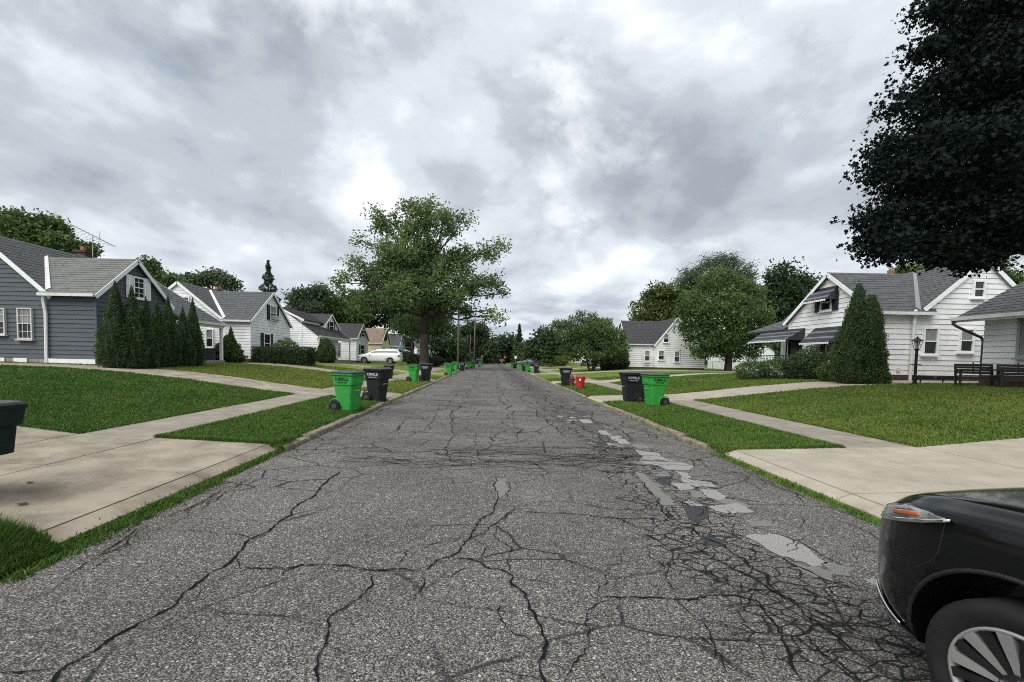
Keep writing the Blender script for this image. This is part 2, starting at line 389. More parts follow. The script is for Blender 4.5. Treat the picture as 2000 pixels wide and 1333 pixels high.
def ribbon(mb, pts, w, z, jit=.03, step=.06, seed=0):
    P = [Vector((p[0], p[1])) for p in pts]; out = []
    rr = random.Random(seed); z = .0105 + rr.random()*.004; w *= .46; ks = [rr.uniform(-1, 1)*jit*2.6 for _ in range(400)]; per = rr.choice((4, 5, 6))
    def zig(i):
        a, f = divmod(i, per); return ks[a % 399]*(1-f/per)+ks[(a+1) % 399]*f/per
    for a, b in zip(P[:-1], P[1:]):
        n = max(1, int((b-a).length/step)); nrm = Vector((-(b-a).y, (b-a).x)); nrm = nrm.normalized() if nrm.length > 0 else nrm
        for i in range(n): out.append(a.lerp(b, i/n) + nrm*(rr.uniform(-jit, jit)*.7 + zig(len(out))))
    out.append(P[-1]); n = len(out)
    if n < 2: return
    o = len(mb.v); rows = []; base = rr.random()*10
    for i, p in enumerate(out):
        d = out[min(i+1, n-1)]-out[max(i-1, 0)]; nr = Vector((-d.y, d.x)).normalized() if d.length > 1e-6 else Vector((1, 0))
        k = w*rr.uniform(.45, 1.5)*(.65+.6*abs(math.sin(base+i*.33)))*min(1, .25 + i*.2, .25 + (n-1-i)*.2)/2
        mb.v.append((p.x+nr.x*k, p.y+nr.y*k, z)); mb.v.append((p.x-nr.x*k, p.y-nr.y*k, z))
    for i in range(n-1): mb.f.append((o+2*i, o+2*i+1, o+2*i+3, o+2*i+2))
def make_cracks():
    mb = MB()
    traced = [
     ([(472,1115),(555,1112),(590,1105),(680,1107),(730,1120),(780,1112),(822,1117)], .026),
     ([(665,920),(635,945),(610,970),(535,1030),(490,1060),(455,1090),(440,1108),(348,1160),(332,1188),(272,1228),(224,1256),(184,1280),(120,1308),(90,1335),(40,1380)], .034),
     ([(472,1115),(410,1152),(332,1190)], .014), ([(590,1105),(560,1120),(545,1128)], .03), ([(0,1312),(120,1308)], .018), ([(350,1040),(430,1048),(490,1046)], .012), ([(455,1090),(472,1115)], .016),
     ([(822,1117),(880,1085),(915,1055),(925,1025),(955,1005),(965,990),(968,965),(965,932)], .026),
     ([(980,985),(992,965),(990,940)], .014),
     ([(915,1055),(965,1030),(990,1005),(1060,1002),(1150,1008),(1220,1015),(1295,1015)], .020),
     ([(960,992),(1005,990),(1100,980),(1160,990),(1250,1003),(1290,990)], .014),
     ([(822,1117),(820,1145),(805,1175)], .018),
     ([(720,1120),(725,1145),(705,1175),(655,1210),(640,1260),(620,1310),(615,1345),(600,1400)], .020),
     ([(765,1120),(800,1142),(822,1145)], .014), ([(775,1110),(805,1080),(850,1060),(915,1053)], .013),
     ([(880,1088),(940,1102),(1005,1132),(1020,1170),(1045,1225),(1055,1280),(1068,1330),(1075,1390)], .028),
     ([(935,1103),(900,1118),(850,1142)], .012), ([(915,1055),(940,1070),(945,1102)], .012),
     ([(980,1170),(975,1195),(1005,1240),(1045,1255)], .016), ([(967,1025),(967,1050),(1000,1085),(1005,1130)], .014),
     ([(1005,1132),(1050,1142),(1090,1155)], .010),
     ([(1175,1172),(1276,1170),(1358,1170),(1435,1168),(1474,1177),(1515,1225),(1550,1280),(1580,1340)], .026),
     ([(1306,1018),(1400,1060),(1487,1125),(1530,1172),(1600,1230),(1690,1290)], .030),
     ([(1156,1010),(1216,1018),(1302,1052),(1375,1078),(1444,1117),(1520,1160),(1640,1215),(1720,1250)], .024),
     ([(1259,1070),(1293,1112),(1323,1164)], .016), ([(1177,1175),(1180,1138),(1199,1100),(1240,1080)], .012),
     ([(1474,1177),(1560,1230),(1640,1300),(1690,1360)], .026), ([(1435,1168),(1540,1150),(1640,1180),(1720,1200)], .020),
     ([(1290,990),(1330,1020),(1420,1040),(1500,1080)], .022), ([(1250,940),(1290,985),(1306,1018)], .022),
     ([(1520,1085),(1600,1130),(1700,1160)], .022), ([(1480,1030),(1560,1060),(1660,1110)], .018),
     ([(880,800),(885,815),(880,835),(890,850),(870,880),(880,905)], .024), ([(905,835),(930,850),(925,870)], .016),
     ([(735,845),(800,846),(870,845),(960,846),(1080,846)], .018), ([(885,820),(1000,818),(1100,820)], .014),
     ([(760,845),(735,860),(720,885)], .010), ([(1000,810),(1005,840),(1012,870)], .010),
     ([(860,790),(845,825),(830,840)], .02), ([(900,760),(870,800)], .018),
     ([(1175,1172),(1150,1230),(1120,1300),(1110,1360)], .014), ([(1323,1164),(1380,1240),(1420,1320)], .016),
    ]
    for i, (p, w) in enumerate(traced):
        ribbon(mb, [G(*q) for q in p], w*1.05, .011, .016 if w > .015 else .02, .032, i)
    rr = random.Random(3)
    for i, (p, w) in enumerate(traced):
        gs = [G(*q) for q in p]
        for a, b in zip(gs[:-1], gs[1:]):
            for k in range(max(1, int((b-a).length/.28))):
                if rr.random() < .55:
                    q = a.lerp(b, rr.random()); t = rr.uniform(0, 6.28); l = rr.uniform(.06, .35); t2 = t+rr.uniform(-.6, .6)
                    ribbon(mb, [(q.x, q.y), (q.x+math.cos(t)*l*.5, q.y+math.sin(t)*l*.5), (q.x+math.cos(t)*l*.5+math.cos(t2)*l*.5, q.y+math.sin(t)*l*.5+math.sin(t2)*l*.5)], w*.5, .011, .012, .04, 3000+i*40+k)
    # band of close transverse cracks where an old trench crosses
    for i in range(70):
        y = rr.uniform(6.35, 8.15); x0 = rr.uniform(-2.6, 1.5); l = rr.uniform(.8, 2.6)
        pts = [(x0 + l*k/6, y + rr.uniform(-.09, .09)) for k in range(7)]; ribbon(mb, pts, rr.uniform(.012, .030), .011, .045, .06, 100+i)
    for i in range(26):
        y = rr.uniform(6.4, 8.1); x0 = rr.uniform(-2.2, 2.4); ribbon(mb, [(x0, y), (x0+rr.uniform(-.3, .3), y+rr.uniform(.1, .35))], .016, .011, .03, .05, 200+i)
    # transverse shrinkage cracks further on, and the long seam left of the middle
    y = 10.2
    for i in range(26):
        y += rr.uniform(.9, 2.2)*(1 + i*.05); x0, x1 = rr.uniform(XL+.1, -1.2), rr.uniform(1.0, XR-.2)
        n = 8; ribbon(mb, [(x0+(x1-x0)*k/n, y+rr.uniform(-.22, .22)) for k in range(n+1)], rr.uniform(.02, .05), .011, .05, .12, 300+i)
    for xs, y0 in ((-.95, 10.5), (.55, 9), (1.5, 9), (2.2, 8.5), (2.9, 9)):
        yy = y0; pts = []
        while yy < 80: pts.append((xs+rr.uniform(-.22, .22), yy)); yy += rr.uniform(.6, 1.4)
        ribbon(mb, pts, .03 if xs < 0 else .035, .011, .05, .12, int(xs*77))
    # right lane: dense ladder of short breaks
    for i in range(120):
        yc = 1.6 + 20*rr.random()**1.5; xc = rr.gauss(2.35, .55); a = rr.choice((0, 0, 1.57, .8, -.6)) + rr.uniform(-.35, .35); l = rr.uniform(.15, .6)
        ribbon(mb, [(xc-math.cos(a)*l/2, yc-math.sin(a)*l/2), (xc+rr.uniform(-.06, .06), yc+rr.uniform(-.06, .06)), (xc+math.cos(a)*l/2, yc+math.sin(a)*l/2)], rr.uniform(.007, .020), .011, .035, .045, 500+i)
    # crumbling edges
    for side, xe in ((1, XL), (2, XR)):
        for i in range(46):
            y0 = 1.5 + rr.random()*16; l = rr.uniform(.4, 1.5); off = rr.uniform(.05, .5)*(1 if side == 1 else -1)
            ribbon(mb, [(xe+off+rr.uniform(-.06, .06), y0+l*k/4) for k in range(5)], rr.uniform(.01, .024), .011, .025, .06, 900+i+side*50)
    o = mb.build('crack_lines', mat('crack_depth', (.010, .010, .010), 1, (.016, .015, .014), 20, spec=0), road, kind='stuff')  # flat near-black ribbons painted for the dark depth of open cracks
make_cracks()
def patch(pts, m, seed):
    rr = random.Random(seed); P = [G(*q) for q in pts]; out = []
    for a, b in zip(P, P[1:]+P[:1]):
        for k in range(9):
            p = a.lerp(b, k/9); out.append(p + Vector((rr.uniform(-.03, .03), rr.uniform(-.035, .035), 0)))
    # smooth once for rounded corners
    n = len(out); out = [(out[i-1]+out[i]*2+out[(i+1) % n])/4 for i in range(n)]
    mb = MB(); mb.add([(p.x, p.y, .0085) for p in out], [tuple(range(n))])
    mb.build('repair_patch', m, road)
M_PALE = mat('pale_repair', (.31, .30, .285), .9, (.13, .125, .118), 120, 2, .6, 110, contrast=(.42, .57))
M_MIDP = mat('grey_repair', (.205, .20, .195), .9, (.080, .078, .075), 120, 2, .6, 110, contrast=(.42, .58))
M_TAR = mat('dark_repair', (.040, .040, .042), .8, (.022, .022, .023), 60, 3, .5, 90)
PATCHES = [([(1235,922),(1252,922),(1312,978),(1322,990),(1292,988)], M_MIDP), ([(1240,880),(1285,886),(1302,898),(1357,912),(1345,920),(1300,919),(1265,903)], M_PALE),
 ([(1362,956),(1400,959),(1420,972),(1408,980),(1382,974)], M_PALE), ([(1383,990),(1440,984),(1472,1001),(1430,1006),(1395,1000)], M_PALE),
 ([(1453,1045),(1520,1046),(1572,1070),(1612,1100),(1592,1109),(1520,1086)], M_PALE), ([(1338,990),(1382,989),(1388,1008),(1362,1024),(1344,1012)], M_TAR),
 ([(1310,945),(1345,946),(1358,957),(1330,960)], M_PALE), ([(1318,920),(1340,925),(1352,935),(1336,938)], M_PALE), ([(1365,940),(1392,944),(1402,954),(1376,952)], M_PALE),
 ([(1200,858),(1220,858),(1232,868),(1210,868)], M_PALE), ([(1230,868),(1262,870),(1270,880),(1245,878)], M_MIDP), ([(1166,842),(1184,842),(1196,852),(1176,850)], M_PALE), ([(1130,820),(1150,820),(1160,828),(1140,828)], M_PALE),
 ([(1270,922),(1300,922),(1312,932),(1285,932)], M_MIDP), ([(1345,958),(1372,962),(1378,974),(1352,972)], M_MIDP), ([(1680,1130),(1722,1132),(1722,1142),(1700,1145)], M_PALE), ([(1455,1018),(1500,1018),(1515,1030),(1470,1030)], M_MIDP),
 ([(1610,1100),(1660,1108),(1668,1130),(1625,1125)], M_MIDP), ([(968,935),(990,938),(992,962),(972,980),(966,955)], M_MIDP)]
for i, (p, m) in enumerate(PATCHES): patch(p, m, i)

def islands():
    rr = random.Random(41)
    for i in range(26):
        y = 3.2 + 11*rr.random()**1.1; x = min(3.1, max(1.8, rr.gauss(2.45, .33))); a = rr.uniform(.05, .13); b_ = a*rr.uniform(.9, 2.2); n = 34; ph = rr.uniform(0, 6.28); t0 = rr.uniform(-.5, .5)+1.57
        mb = MB(); pts = []
        for k in range(n):
            t = 2*math.pi*k/n; r_ = 1+.22*math.sin(2*t+ph)+.16*math.sin(3*t+2*ph)+.10*math.sin(5*t+ph*3)+rr.uniform(-.09, .09); px, py = b_*r_*math.cos(t), a*r_*math.sin(t)
            pts.append((x+px*math.cos(t0)-py*math.sin(t0), y+px*math.sin(t0)+py*math.cos(t0), .0072+i*.00003))
        mb.add(pts, [tuple(range(n))]).build('repair_patch', rr.choice((M_PALE, M_PALE, M_MIDP, M_MIDP, M_TAR)), road)
islands()
# ------------------------------------------------------------------ concrete: walks, drives, kerbs
M_CONC = mat('driveway_concrete', (.290, .255, .198), .9, (.160, .138, .104), 1.6, 12, .35, 140, contrast=(.36, .62))
M_CONC2 = mat('apron_concrete', (.35, .315, .255), .9, (.245, .215, .168), 2.2, 12, .3, 140, contrast=(.28, .72))
M_WALK = mat('sidewalk_concrete', (.27, .245, .20), .92, (.155, .14, .112), 2.6, 12, .4, 120, contrast=(.28, .72))
M_KERB = mat('old_kerb', (.24, .21, .155), .95, (.085, .072, .050), 7, 9, .9, 40, contrast=(.32, .66))
def slab(parent, m, x0, x1, y0, y1, lift=.012, name='slab', gap=.009, inset=None):
    x0, x1 = min(x0, x1), max(x0, x1)
    g = gap; c = [(x0+g, y0+g), (x1-g, y0+g), (x1-g, y1-g), (x0+g, y1-g)]
    dz = random.uniform(-.003, .003)
    hi = [(x, y, float(H(x, y))+lift+dz) for x, y in c]; lo = [(x, y, z-.09) for x, y, z in hi]
    return MB().hexa(lo, hi).build(name, m, parent, bevel=0)
def struct_empty(name):
    o = bpy.data.objects.new(name, None); COL.objects.link(o); ORG[o.name] = Matrix.Identity(4); o['kind'] = 'structure'; return o
def X_of(side, d): return XL-d if side < 0 else XR+d
def drives(side, lst):
    for k, (y0, y1) in enumerate(lst):
        dr = struct_empty('driveway'); near = k < 2
        m = M_CONC if side < 0 else M_CONC2
        if k == 0: ds = [.10, .30, 2.15, 3.5, 5.4, 7.3, 9.3, 11.3, 14, 18, 24]; ys = [y0, (y0+y1)/2, y1]
        else: ds = [.10, .30, 1.2, 2.15, 3.5, 5.4, 7.3, 9.3, 11.3, 14, 18, 24, 30]; ys = [y0, y1]
        if k > 4: ds = [.10, .30, 2.15, 3.5, 7.3, 11.3, 14, 30]
        for a, b in zip(ds[:-1], ds[1:]):
            for c, d in zip(ys[:-1], ys[1:]):
                if k == 0 and a == .10: c_, d_ = c, d
                slab(dr, m if not (2 < a < 3) else m, X_of(side, a), X_of(side, b), c, d, .016)
drives(-1, LDRV); drives(1, RDRV)
def walks(side, lst):
    sw = struct_empty('sidewalk'); y = -6.0; stops = sorted(lst)
    segs = []; cur = -6.0
    for a, b in stops: segs.append((cur, a)); cur = b
    segs.append((cur, 120))
    far = MB()
    for a, b in segs:
        n = max(1, round((b-a)/1.55)); L_ = (b-a)/n
        for i in range(n):
            ya, yb = a+i*L_, a+(i+1)*L_
            if yb < 1 or (side > 0 and ya < 3): continue
            xa, xb = X_of(side, 2.15), X_of(side, 3.5)
            if ya < 42: slab(sw, M_WALK, xa, xb, ya, yb, .014)
            else:
                x0, x1 = min(xa, xb), max(xa, xb); c = [(x0, ya+.01), (x1, ya+.01), (x1, yb-.01), (x0, yb-.01)]
                hi = [(x, q, float(H(x, q))+.014) for x, q in c]; far.hexa([(x, q, z-.09) for x, q, z in hi], hi)
    o = far.build('slab_run', M_WALK, sw); o['kind'] = 'stuff'
walks(-1, LDRV); walks(1, RDRV)
def kerbs(side, lst):
    kb = struct_empty('kerb'); rr = random.Random(side+5); far = MB()
    cur = 7.3 if side < 0 else 7.55; segs = []
    for a, b in lst[1:]: segs.append((cur, a)); cur = b
    segs.append((cur, 130))
    s = -1 if side < 0 else 1
    for a, b in segs:
        if b-a < .3: continue
        y = a
        while y < b-.05:
            l = min(rr.uniform(.7, 1.7) if y < 40 else rr.uniform(3, 6), b-y)
            x0 = X_of(side, .0+rr.uniform(-.015, .015)); x1 = X_of(side, .15+rr.uniform(-.01, .01)); zt = .10+rr.uniform(-.02, .015); tilt = rr.uniform(-.012, .012)
            n = max(2, int(l/.22)); ring = []
            for i in range(n+1):
                t = i/n; yy = y+.008+(l-.016)*t; j = lambda k: rr.uniform(-k, k) if y < 30 else 0
                z = zt+tilt*(2*t-1)+j(.008)
                ring.append([(x0+j(.012), yy, -.05), (x0+s*.008+j(.01), yy, z*.55), (x0+s*.02+j(.012), yy, z-.012+j(.008)), (x0+s*.05, yy, z), (x1, yy, z+.004), (x1, yy, -.05)])
            mb = far if y >= 40 else MB(); mb.rings(ring)
            if y < 40: mb.build('kerb_stone', M_KERB, kb)
            y += l
    o = far.build('kerb_run', M_KERB, kb); o['kind'] = 'stuff'
kerbs(-1, LDRV); kerbs(1, RDRV)

# ------------------------------------------------------------------ grass blades
def lawn_mask(x, y):
    d = np.where(x < .3, XL-x, x-XR); m = d > .19
    left = x < .3
    for lst, s in ((LDRV, True), (RDRV, False)):
        for a, b in lst: m &= ~((left == s) & (y > a+.04) & (y < b-.04))
    m &= ~((d > 2.15+.05) & (d < 3.5-.05))
    m &= ~((left) & (x < -16.3) & (y > 18.2)); m &= ~((~left) & (x > 16.0) & (y > 18.1)); m &= ~((x > 16.6) & (y < 15.2) & ~left)
    return m
def blades(name, x, y, h, w, lean, tone, z=None, label=None):
    n = len(x); z = H(x, y) if z is None else z
    az = rng.uniform(0, 2*np.pi, n); la = rng.uniform(0, 2*np.pi, n); ll = lean*rng.uniform(.3, 1.2, n)*h
    dx, dy = np.cos(az)*w/2, np.sin(az)*w/2; tx, ty = x+np.cos(la)*ll, y+np.sin(la)*ll
    mx, my = x+np.cos(la)*ll*.35, y+np.sin(la)*ll*.35
    v = np.stack([np.stack([x-dx, y-dy, z-.01], 1), np.stack([x+dx, y+dy, z-.01], 1), np.stack([mx+dx*.8, my+dy*.8, z+h*.6], 1), np.stack([mx-dx*.8, my-dy*.8, z+h*.6], 1), np.stack([tx, ty, z+h], 1)], 1).reshape(-1, 3)
    i = np.arange(n)*5
    f = np.concatenate([np.stack([i, i+1, i+2], 1), np.stack([i, i+2, i+3], 1), np.stack([i+3, i+2, i+4], 1)])
    return npmesh(name, v, f, M_BLADE, tone=np.tile(tone, 3), kind='stuff')
def lawn():
    N = 2600000
    # sample in polar coordinates in front of the camera so density falls with distance
    u = rng.random(N); r = 3.2*np.exp(u*np.log(34/3.2)); th = rng.uniform(-.93, .93, N)
    x, y = r*np.sin(th)*1.02, r*np.cos(th)
    keep = rng.random(N) < np.clip((r/12)**.9, .25, 1)
    keep &= lawn_mask(x, y)
    x, y, r = x[keep], y[keep], r[keep]
    if len(x) > 400000: s = rng.choice(len(x), 400000, False); x, y, r = x[s], y[s], r[s]
    tuft = fb(x, y, 3.0, 31)
    h = rng.uniform(.035, .075, len(x))*(.75+.6*tuft); w = np.clip(.0028*r**.75, .006, .05)*rng.uniform(.7, 1.3, len(x))
    tone = np.clip(lot_tone(x, y) + rng.normal(0, .11, len(x)) + .5*(rng.random(len(x)) < .05)*(fb(x, y, .9, 71) > .45), 0, 1)
    blades('lawn_grass', x, y, h, w, .7, tone)
lawn()
def edge_grass():
    # taller unmown fringe along kerbs, apron edges and slab borders
    xs, ys, hs = [], [], []
    def line(x0, y0, x1, y1, n, spread, h):
        t = rng.random(n); g = fb(t*40+x0*3, t*0+y0, 1.0, 44); k = rng.random(n) < np.clip((g-.22)*2.2, .05, 1)
        t = t[k]; m = len(t)
        xs.append(x0+(x1-x0)*t+rng.normal(0, spread, m)); ys.append(y0+(y1-y0)*t+rng.normal(0, spread, m)); hs.append(rng.uniform(.4, 1.2, m)*h)
    line(XL-.05, 3.2, XL-.05, 7.4, 5500, .032, .042); line(XR+.04, 3.0, XR+.04, 7.6, 3600, .035, .04)
    line(XL+.05, 3.0, XL-.0, 5.5, 3500, .05, .05)
    line(XL-.12, 7.3, XL-.22, 7.75, 2500, .07, .12)
    line(XR+.10, 7.55, XR+.2, 8.0, 1500, .06, .10)
    for a, b, n in ((7.4, 15.3, 5000), (17.9, 26.6, 2500)): line(XL-.2, a, XL-.2, b, n, .035, .09)
    for a, b, n in ((7.6, 15.85, 6000), (18.3, 27.2, 2500)): line(XR+.19, a, XR+.19, b, n, .03, .085)
    for s, b0, b1 in ((-1, 7.3, 15.3), (1, 7.55, 15.85)):
        for d in (2.16, 3.49): line(X_of(s, d), b0, X_of(s, d), b1, 5000, .022, .07)
    line(XL-.2, 7.32, XL-2.2, 7.32, 4200, .028, .08); line(XR+.2, 7.57, XR+2.2, 7.57, 4200, .025, .07)
    for a in range(40):
        x = rng.uniform(-11, -7); line(x, 7.32, x-.4, 7.32, 60, .02, .06)
    x = np.concatenate(xs); y = np.concatenate(ys); h = np.concatenate(hs); d = np.where(x < .3, XL-x, x-XR)
    z = np.where((d < .16) & (d > -.02) & ~((y > 2.6) & (y < 7.5)), .09, H(x, y)); z = np.where(d < 0, .0, z)
    blades('edge_grass', x, y, h, rng.uniform(.007, .014, len(x)), .9, np.clip(lot_tone(x, y)*.6+.12+rng.normal(0, .18, len(x)), 0, 1), z)
    # rank clump on the corner before the near left driveway
    n = 26000; x = XL-.02-np.abs(rng.normal(0, .75, n)); y = 3.46-np.abs(rng.normal(0, .55, n)); k = (x > -6.2) & (x < XL+.02)
    x, y = x[k], y[k]
    hh = rng.uniform(.07, .20, len(x))*np.clip((XL-x)*1.5+.35, .35, 1.25)
    blades('verge_grass', x, y, hh, rng.uniform(.005, .010, len(x)), .6, np.clip(.22+rng.normal(0, .17, len(x)) + .35*(rng.random(len(x)) < .08), 0, 1))
edge_grass()

# ------------------------------------------------------------------ house parts
M_GREY = mat('slate_blue_siding', (.088, .102, .116), .7, (.068, .079, .091), 2.5, 9, .1, 60, stretch=(1, 1, 6))
M_WHITE = mat('white_siding', (.78, .79, .79), .6, (.66, .67, .66), 1.6, 9, .05, 50, stretch=(1, 1, .5))
M_WHITE2 = mat('white_siding_yellowed', (.76, .74, .68), .6, (.64, .58, .46), .8, 8, .05, 50)
M_TRIM = mat('white_trim', (.80, .81, .80), .5, (.68, .69, .68), 4)
M_CREAM = mat('cream_siding', (.70, .62, .40), .7, (.62, .54, .34), 2)
M_BLUE = mat('pale_blue_siding', (.34, .53, .58), .7, (.28, .46, .51), 2)
M_SHINGLE = mat('grey_shingle', (.105, .110, .114), .95, (.050, .053, .056), 5, 12, .6, 40, stretch=(1, 1, 3))
M_SHLIGHT = mat('pale_grey_shingle', (.165, .17, .16), .95, (.095, .10, .092), 6, 12, .6, 40, stretch=(1, 1, 3))
M_SHDARK = mat('charcoal_shingle', (.062, .062, .065), .95, (.032, .033, .036), 5, 12, .6, 40, stretch=(1, 1, 3))
M_SHBROWN = mat('brown_shingle', (.26, .20, .15), .95, (.14, .10, .075), 4, 12, .5, 40)
M_BRICK = mat('brown_brick', (.105, .060, .046), .95, (.055, .034, .028), 8, 8, .6, 30)
M_BLOCK = mat('foundation_block', (.30, .29, .27), .95, (.19, .18, .165), 5, 9, .6, 40)
M_GLASS = mat('window_glass', (.020, .024, .028), .06, (.012, .014, .016), 2, spec=.6)
M_BLIND = mat('window_blind', (.24, .245, .24), .25, (.18, .185, .18), 3, spec=.5)
M_SHUT = mat('navy_shutter', (.022, .026, .038), .6, (.016, .018, .026), 6)
M_DARKM = mat('black_metal', (.018, .018, .019), .5, (.012, .012, .013), 6, metal=.3)
M_GALV = mat('grey_metal', (.42, .43, .43), .45, (.34, .35, .35), 5, metal=.6)
M_PIPE = mat('white_gutter', (.66, .66, .63), .5, (.55, .55, .52), 4)

M_FLASH = mat('pale_flashing', (.55, .56, .55), .6); M_GALVF = mat('zinc_flashing', (.26, .265, .27), .5)
M_ALU = mat('aluminium_frame', (.50, .51, .50), .5, (.42, .43, .42), 5)
def chimney_px(root, px, wpx, ptop, Y, drop=1.5):
    q = at(px, ptop, Y); w = wpx*Y/FPX/2; return chimney(root, q.x, Y, q.z-drop, q.z-.35, w)
def ext_at(poly, z):
    us = []
    n = len(poly)
    for i in range(n):
        (u0, z0), (u1, z1) = poly[i], poly[(i+1) % n]
        if (z0-z)*(z1-z) <= 0 and z0 != z1: us.append(u0+(u1-u0)*(z-z0)/(z1-z0))
    return (min(us), max(us)) if us else None
def siding(root, O, U, Nn, poly, e, m, single=True, part='siding_board', jitter=.004, back=None):
    """clapboards on a convex wall polygon [(u,z)]; each course a wedge proud at its lower edge"""
    O, U, Nn = Vector(O), Vector(U), Vector(Nn); Z = Vector((0, 0, 1))
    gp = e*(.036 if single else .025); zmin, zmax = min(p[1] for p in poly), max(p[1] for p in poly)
    all_ = MB(); z = zmin; k = 0
    def P(u, zz, o): return O + U*u + Z*zz + Nn*o
    while z < zmax-.02:
        z1 = min(z+e, zmax); a = ext_at(poly, z+1e-4); b = ext_at(poly, z1-1e-4)
        if a is None: break
        if b is None: b = ((a[0]+a[1])/2,)*2
        jo = random.uniform(-jitter, jitter); mb = MB() if single else all_
        mb.hexa([P(a[0], z+gp, -.01), P(a[1], z+gp, -.01), P(a[1], z+gp, .030+jo), P(a[0], z+gp, .030+jo)], [P(b[0], z1, -.01), P(b[1], z1, -.01), P(b[1], z1, .006), P(b[0], z1, .006)])
        if single: mb.build(part, m, root)
        z = z1; k += 1
    # sheathing behind
    if not single: all_.build('siding', m, root)
    MB().prism([O+U*u+Z*zz-Nn*.012 for u, zz in poly], -Nn*.12).build('wall', mat('lap_shadow_backing_'+('pale' if m in (M_WHITE, M_CREAM) else 'dark'), (.30, .30, .30) if m in (M_WHITE, M_CREAM) else (.06, .065, .07), .9), root)  # backing tone, seen through gaps added between boards, imitates lap shadow
def roof(root, E0, E1, R1, R0, m, n=14, th=.07, name='roof'):
    E0, E1, R1, R0 = map(Vector, (E0, E1, R1, R0)); mb = MB(); nrm = (E1-E0).cross(R0-E0).normalized()
    if nrm.z < 0: nrm = -nrm
    for i in range(n):
        t0, t1 = i/n, (i+1)/n
        a, b = E0.lerp(R0, t0), E1.lerp(R1, t0); c, d = E1.lerp(R1, t1), E0.lerp(R0, t1)
        mb.hexa([a-nrm*th, b-nrm*th, c-nrm*th, d-nrm*th], [a+nrm*.016, b+nrm*.016, c+nrm*.002, d+nrm*.002])
    return mb.build(name, m, root)
def rake(root, p, q, m=None, h=.17, off=(0, 0, 0), name='rake_board'):
    p, q, off = Vector(p), Vector(q), Vector(off)
    return MB().beam(p+off, q+off, .03, h).build(name, m or M_TRIM, root)
def window(root, O, U, Nn, w, h, sill=True, blind=True, muntin=0, shutters=None, m=None, ac=False, bm=None, frame=.07, rail=True, glass=None):
    """O = centre of the bottom edge on the wall face"""
    O, U, Nn = Vector(O), Vector(U), Vector(Nn); Z = Vector((0, 0, 1)); m = m or M_TRIM; f = frame; mb = MB()
    for du, zc, hw, hh in ((-w/2+f/2, h/2, f/2, h/2), (w/2-f/2, h/2, f/2, h/2)): mb.obox(O+U*du+Z*zc+Nn*.045, U, Nn, Z, hw, .045, hh)
    for zc in ((f/2, h-f/2, h/2) if rail else (f/2, h-f/2)): mb.obox(O+Z*zc+Nn*(.043 if zc == h/2 else .0445), U, Nn, Z, w/2-f, .040, f/2*(.7 if zc == h/2 else 1))
    fr = mb.build('window', m, root)
    if rail:
        MB().obox(O+Z*(h*.75)+Nn*.034, U, Nn, Z, w/2-f, .006, h*.25-f*.5).build('pane', (bm or M_BLIND) if blind else (glass or M_GLASS), fr)
        MB().obox(O+Z*(h*.25)+Nn*.031, U, Nn, Z, w/2-f, .006, h*.25-f*.5).build('pane', glass or M_GLASS, fr)
    else: MB().obox(O+Z*(h*.5)+Nn*.034, U, Nn, Z, w/2-f, .006, h*.5-f*.5).build('pane', glass or M_GLASS, fr)
    if muntin:
        for j in range(1, muntin): MB().obox(O+U*(-w/2+w*j/muntin)+Z*h/2+Nn*.05, U, Nn, Z, .011, .008, h/2-f).build('muntin', m, fr)
        for zz in (.25, .75): MB().obox(O+Z*h*zz+Nn*.052, U, Nn, Z, w/2-f, .008, .011).build('muntin', m, fr)
    if sill: MB().obox(O-Z*.03+Nn*.07, U, Nn, Z, w/2+.05, .07, .028).build('sill', m, fr)
    if ac:
        MB().obox(O+Z*.19+Nn*.17, U, Nn, Z, w/2-f-.03, .13, .16).build('air_conditioner', mat('ac_grey', (.45, .45, .43), .6), fr)
    if shutters:
        for s in (-1, 1):
            c = O+U*s*(w/2+.19)+Z*h/2; sb = MB().obox(c+Nn*.045, U, Nn, Z, .17, .02, h/2+.02); sh = sb.build('shutter', shutters, root)
            n = int(h/.07); lb = MB()
            for j in range(n): lb.obox(c+Z*(-h/2+.06+(h-.12)*j/(n-1))+Nn*.068, U, Nn, Z, .13, .006, .018)
            l_ = lb.build('louvre_panel', shutters, sh)
    return fr
def downspout(root, pts, m=None, r=.045):
    return MB().tube(pts, r, 6).build('downspout', m or M_PIPE, root)
def gutter(root, p, q, m=None, name='gutter'):
    p, q = Vector(p), Vector(q); return MB().beam(p, q, .11, .12).build(name, m or M_PIPE, root)
def chimney(root, x, y, z0, z1, s=.36):
    c = MB().box(x-s, x+s, y-s*.8, y+s*.8, z0, z1); c.box(x-s-.05, x+s+.05, y-s*.8-.05, y+s*.8+.05, z1+.002, z1+.12)
    o = c.build('chimney', M_BRICK, root); MB().box(x-.1, x+.1, y-.1, y+.1, z1+.122, z1+.34).build('flue', mat('clay_flue', (.28, .14, .08), .9), o)
    return o
def block_row(root, O, U, Nn, length, z0, z1, m, bl=.4, rows=None, single=True, name='foundation_block'):
    O, U, Nn = Vector(O), Vector(U), Vector(Nn); Z = Vector((0, 0, 1)); nr = rows or max(1, round((z1-z0)/.2)); rh = (z1-z0)/nr; al = MB()
    for r_ in range(nr):
        u = 0 if r_ % 2 == 0 else -bl/2
        while u < length-.02:
            a, b = max(u, 0)+.005, min(u+bl, length)-.005; u += bl
            if b-a < .05: continue
            mb = MB() if single else al
            mb.obox(O+U*(a+b)/2+Z*(z0+rh*(r_+.5))+Nn*random.uniform(-.004, .004), U, Nn, Z, (b-a)/2, .06, rh/2-.005)
            if single: mb.build(name, m, root)
    if not single: al.build('foundation', m, root)

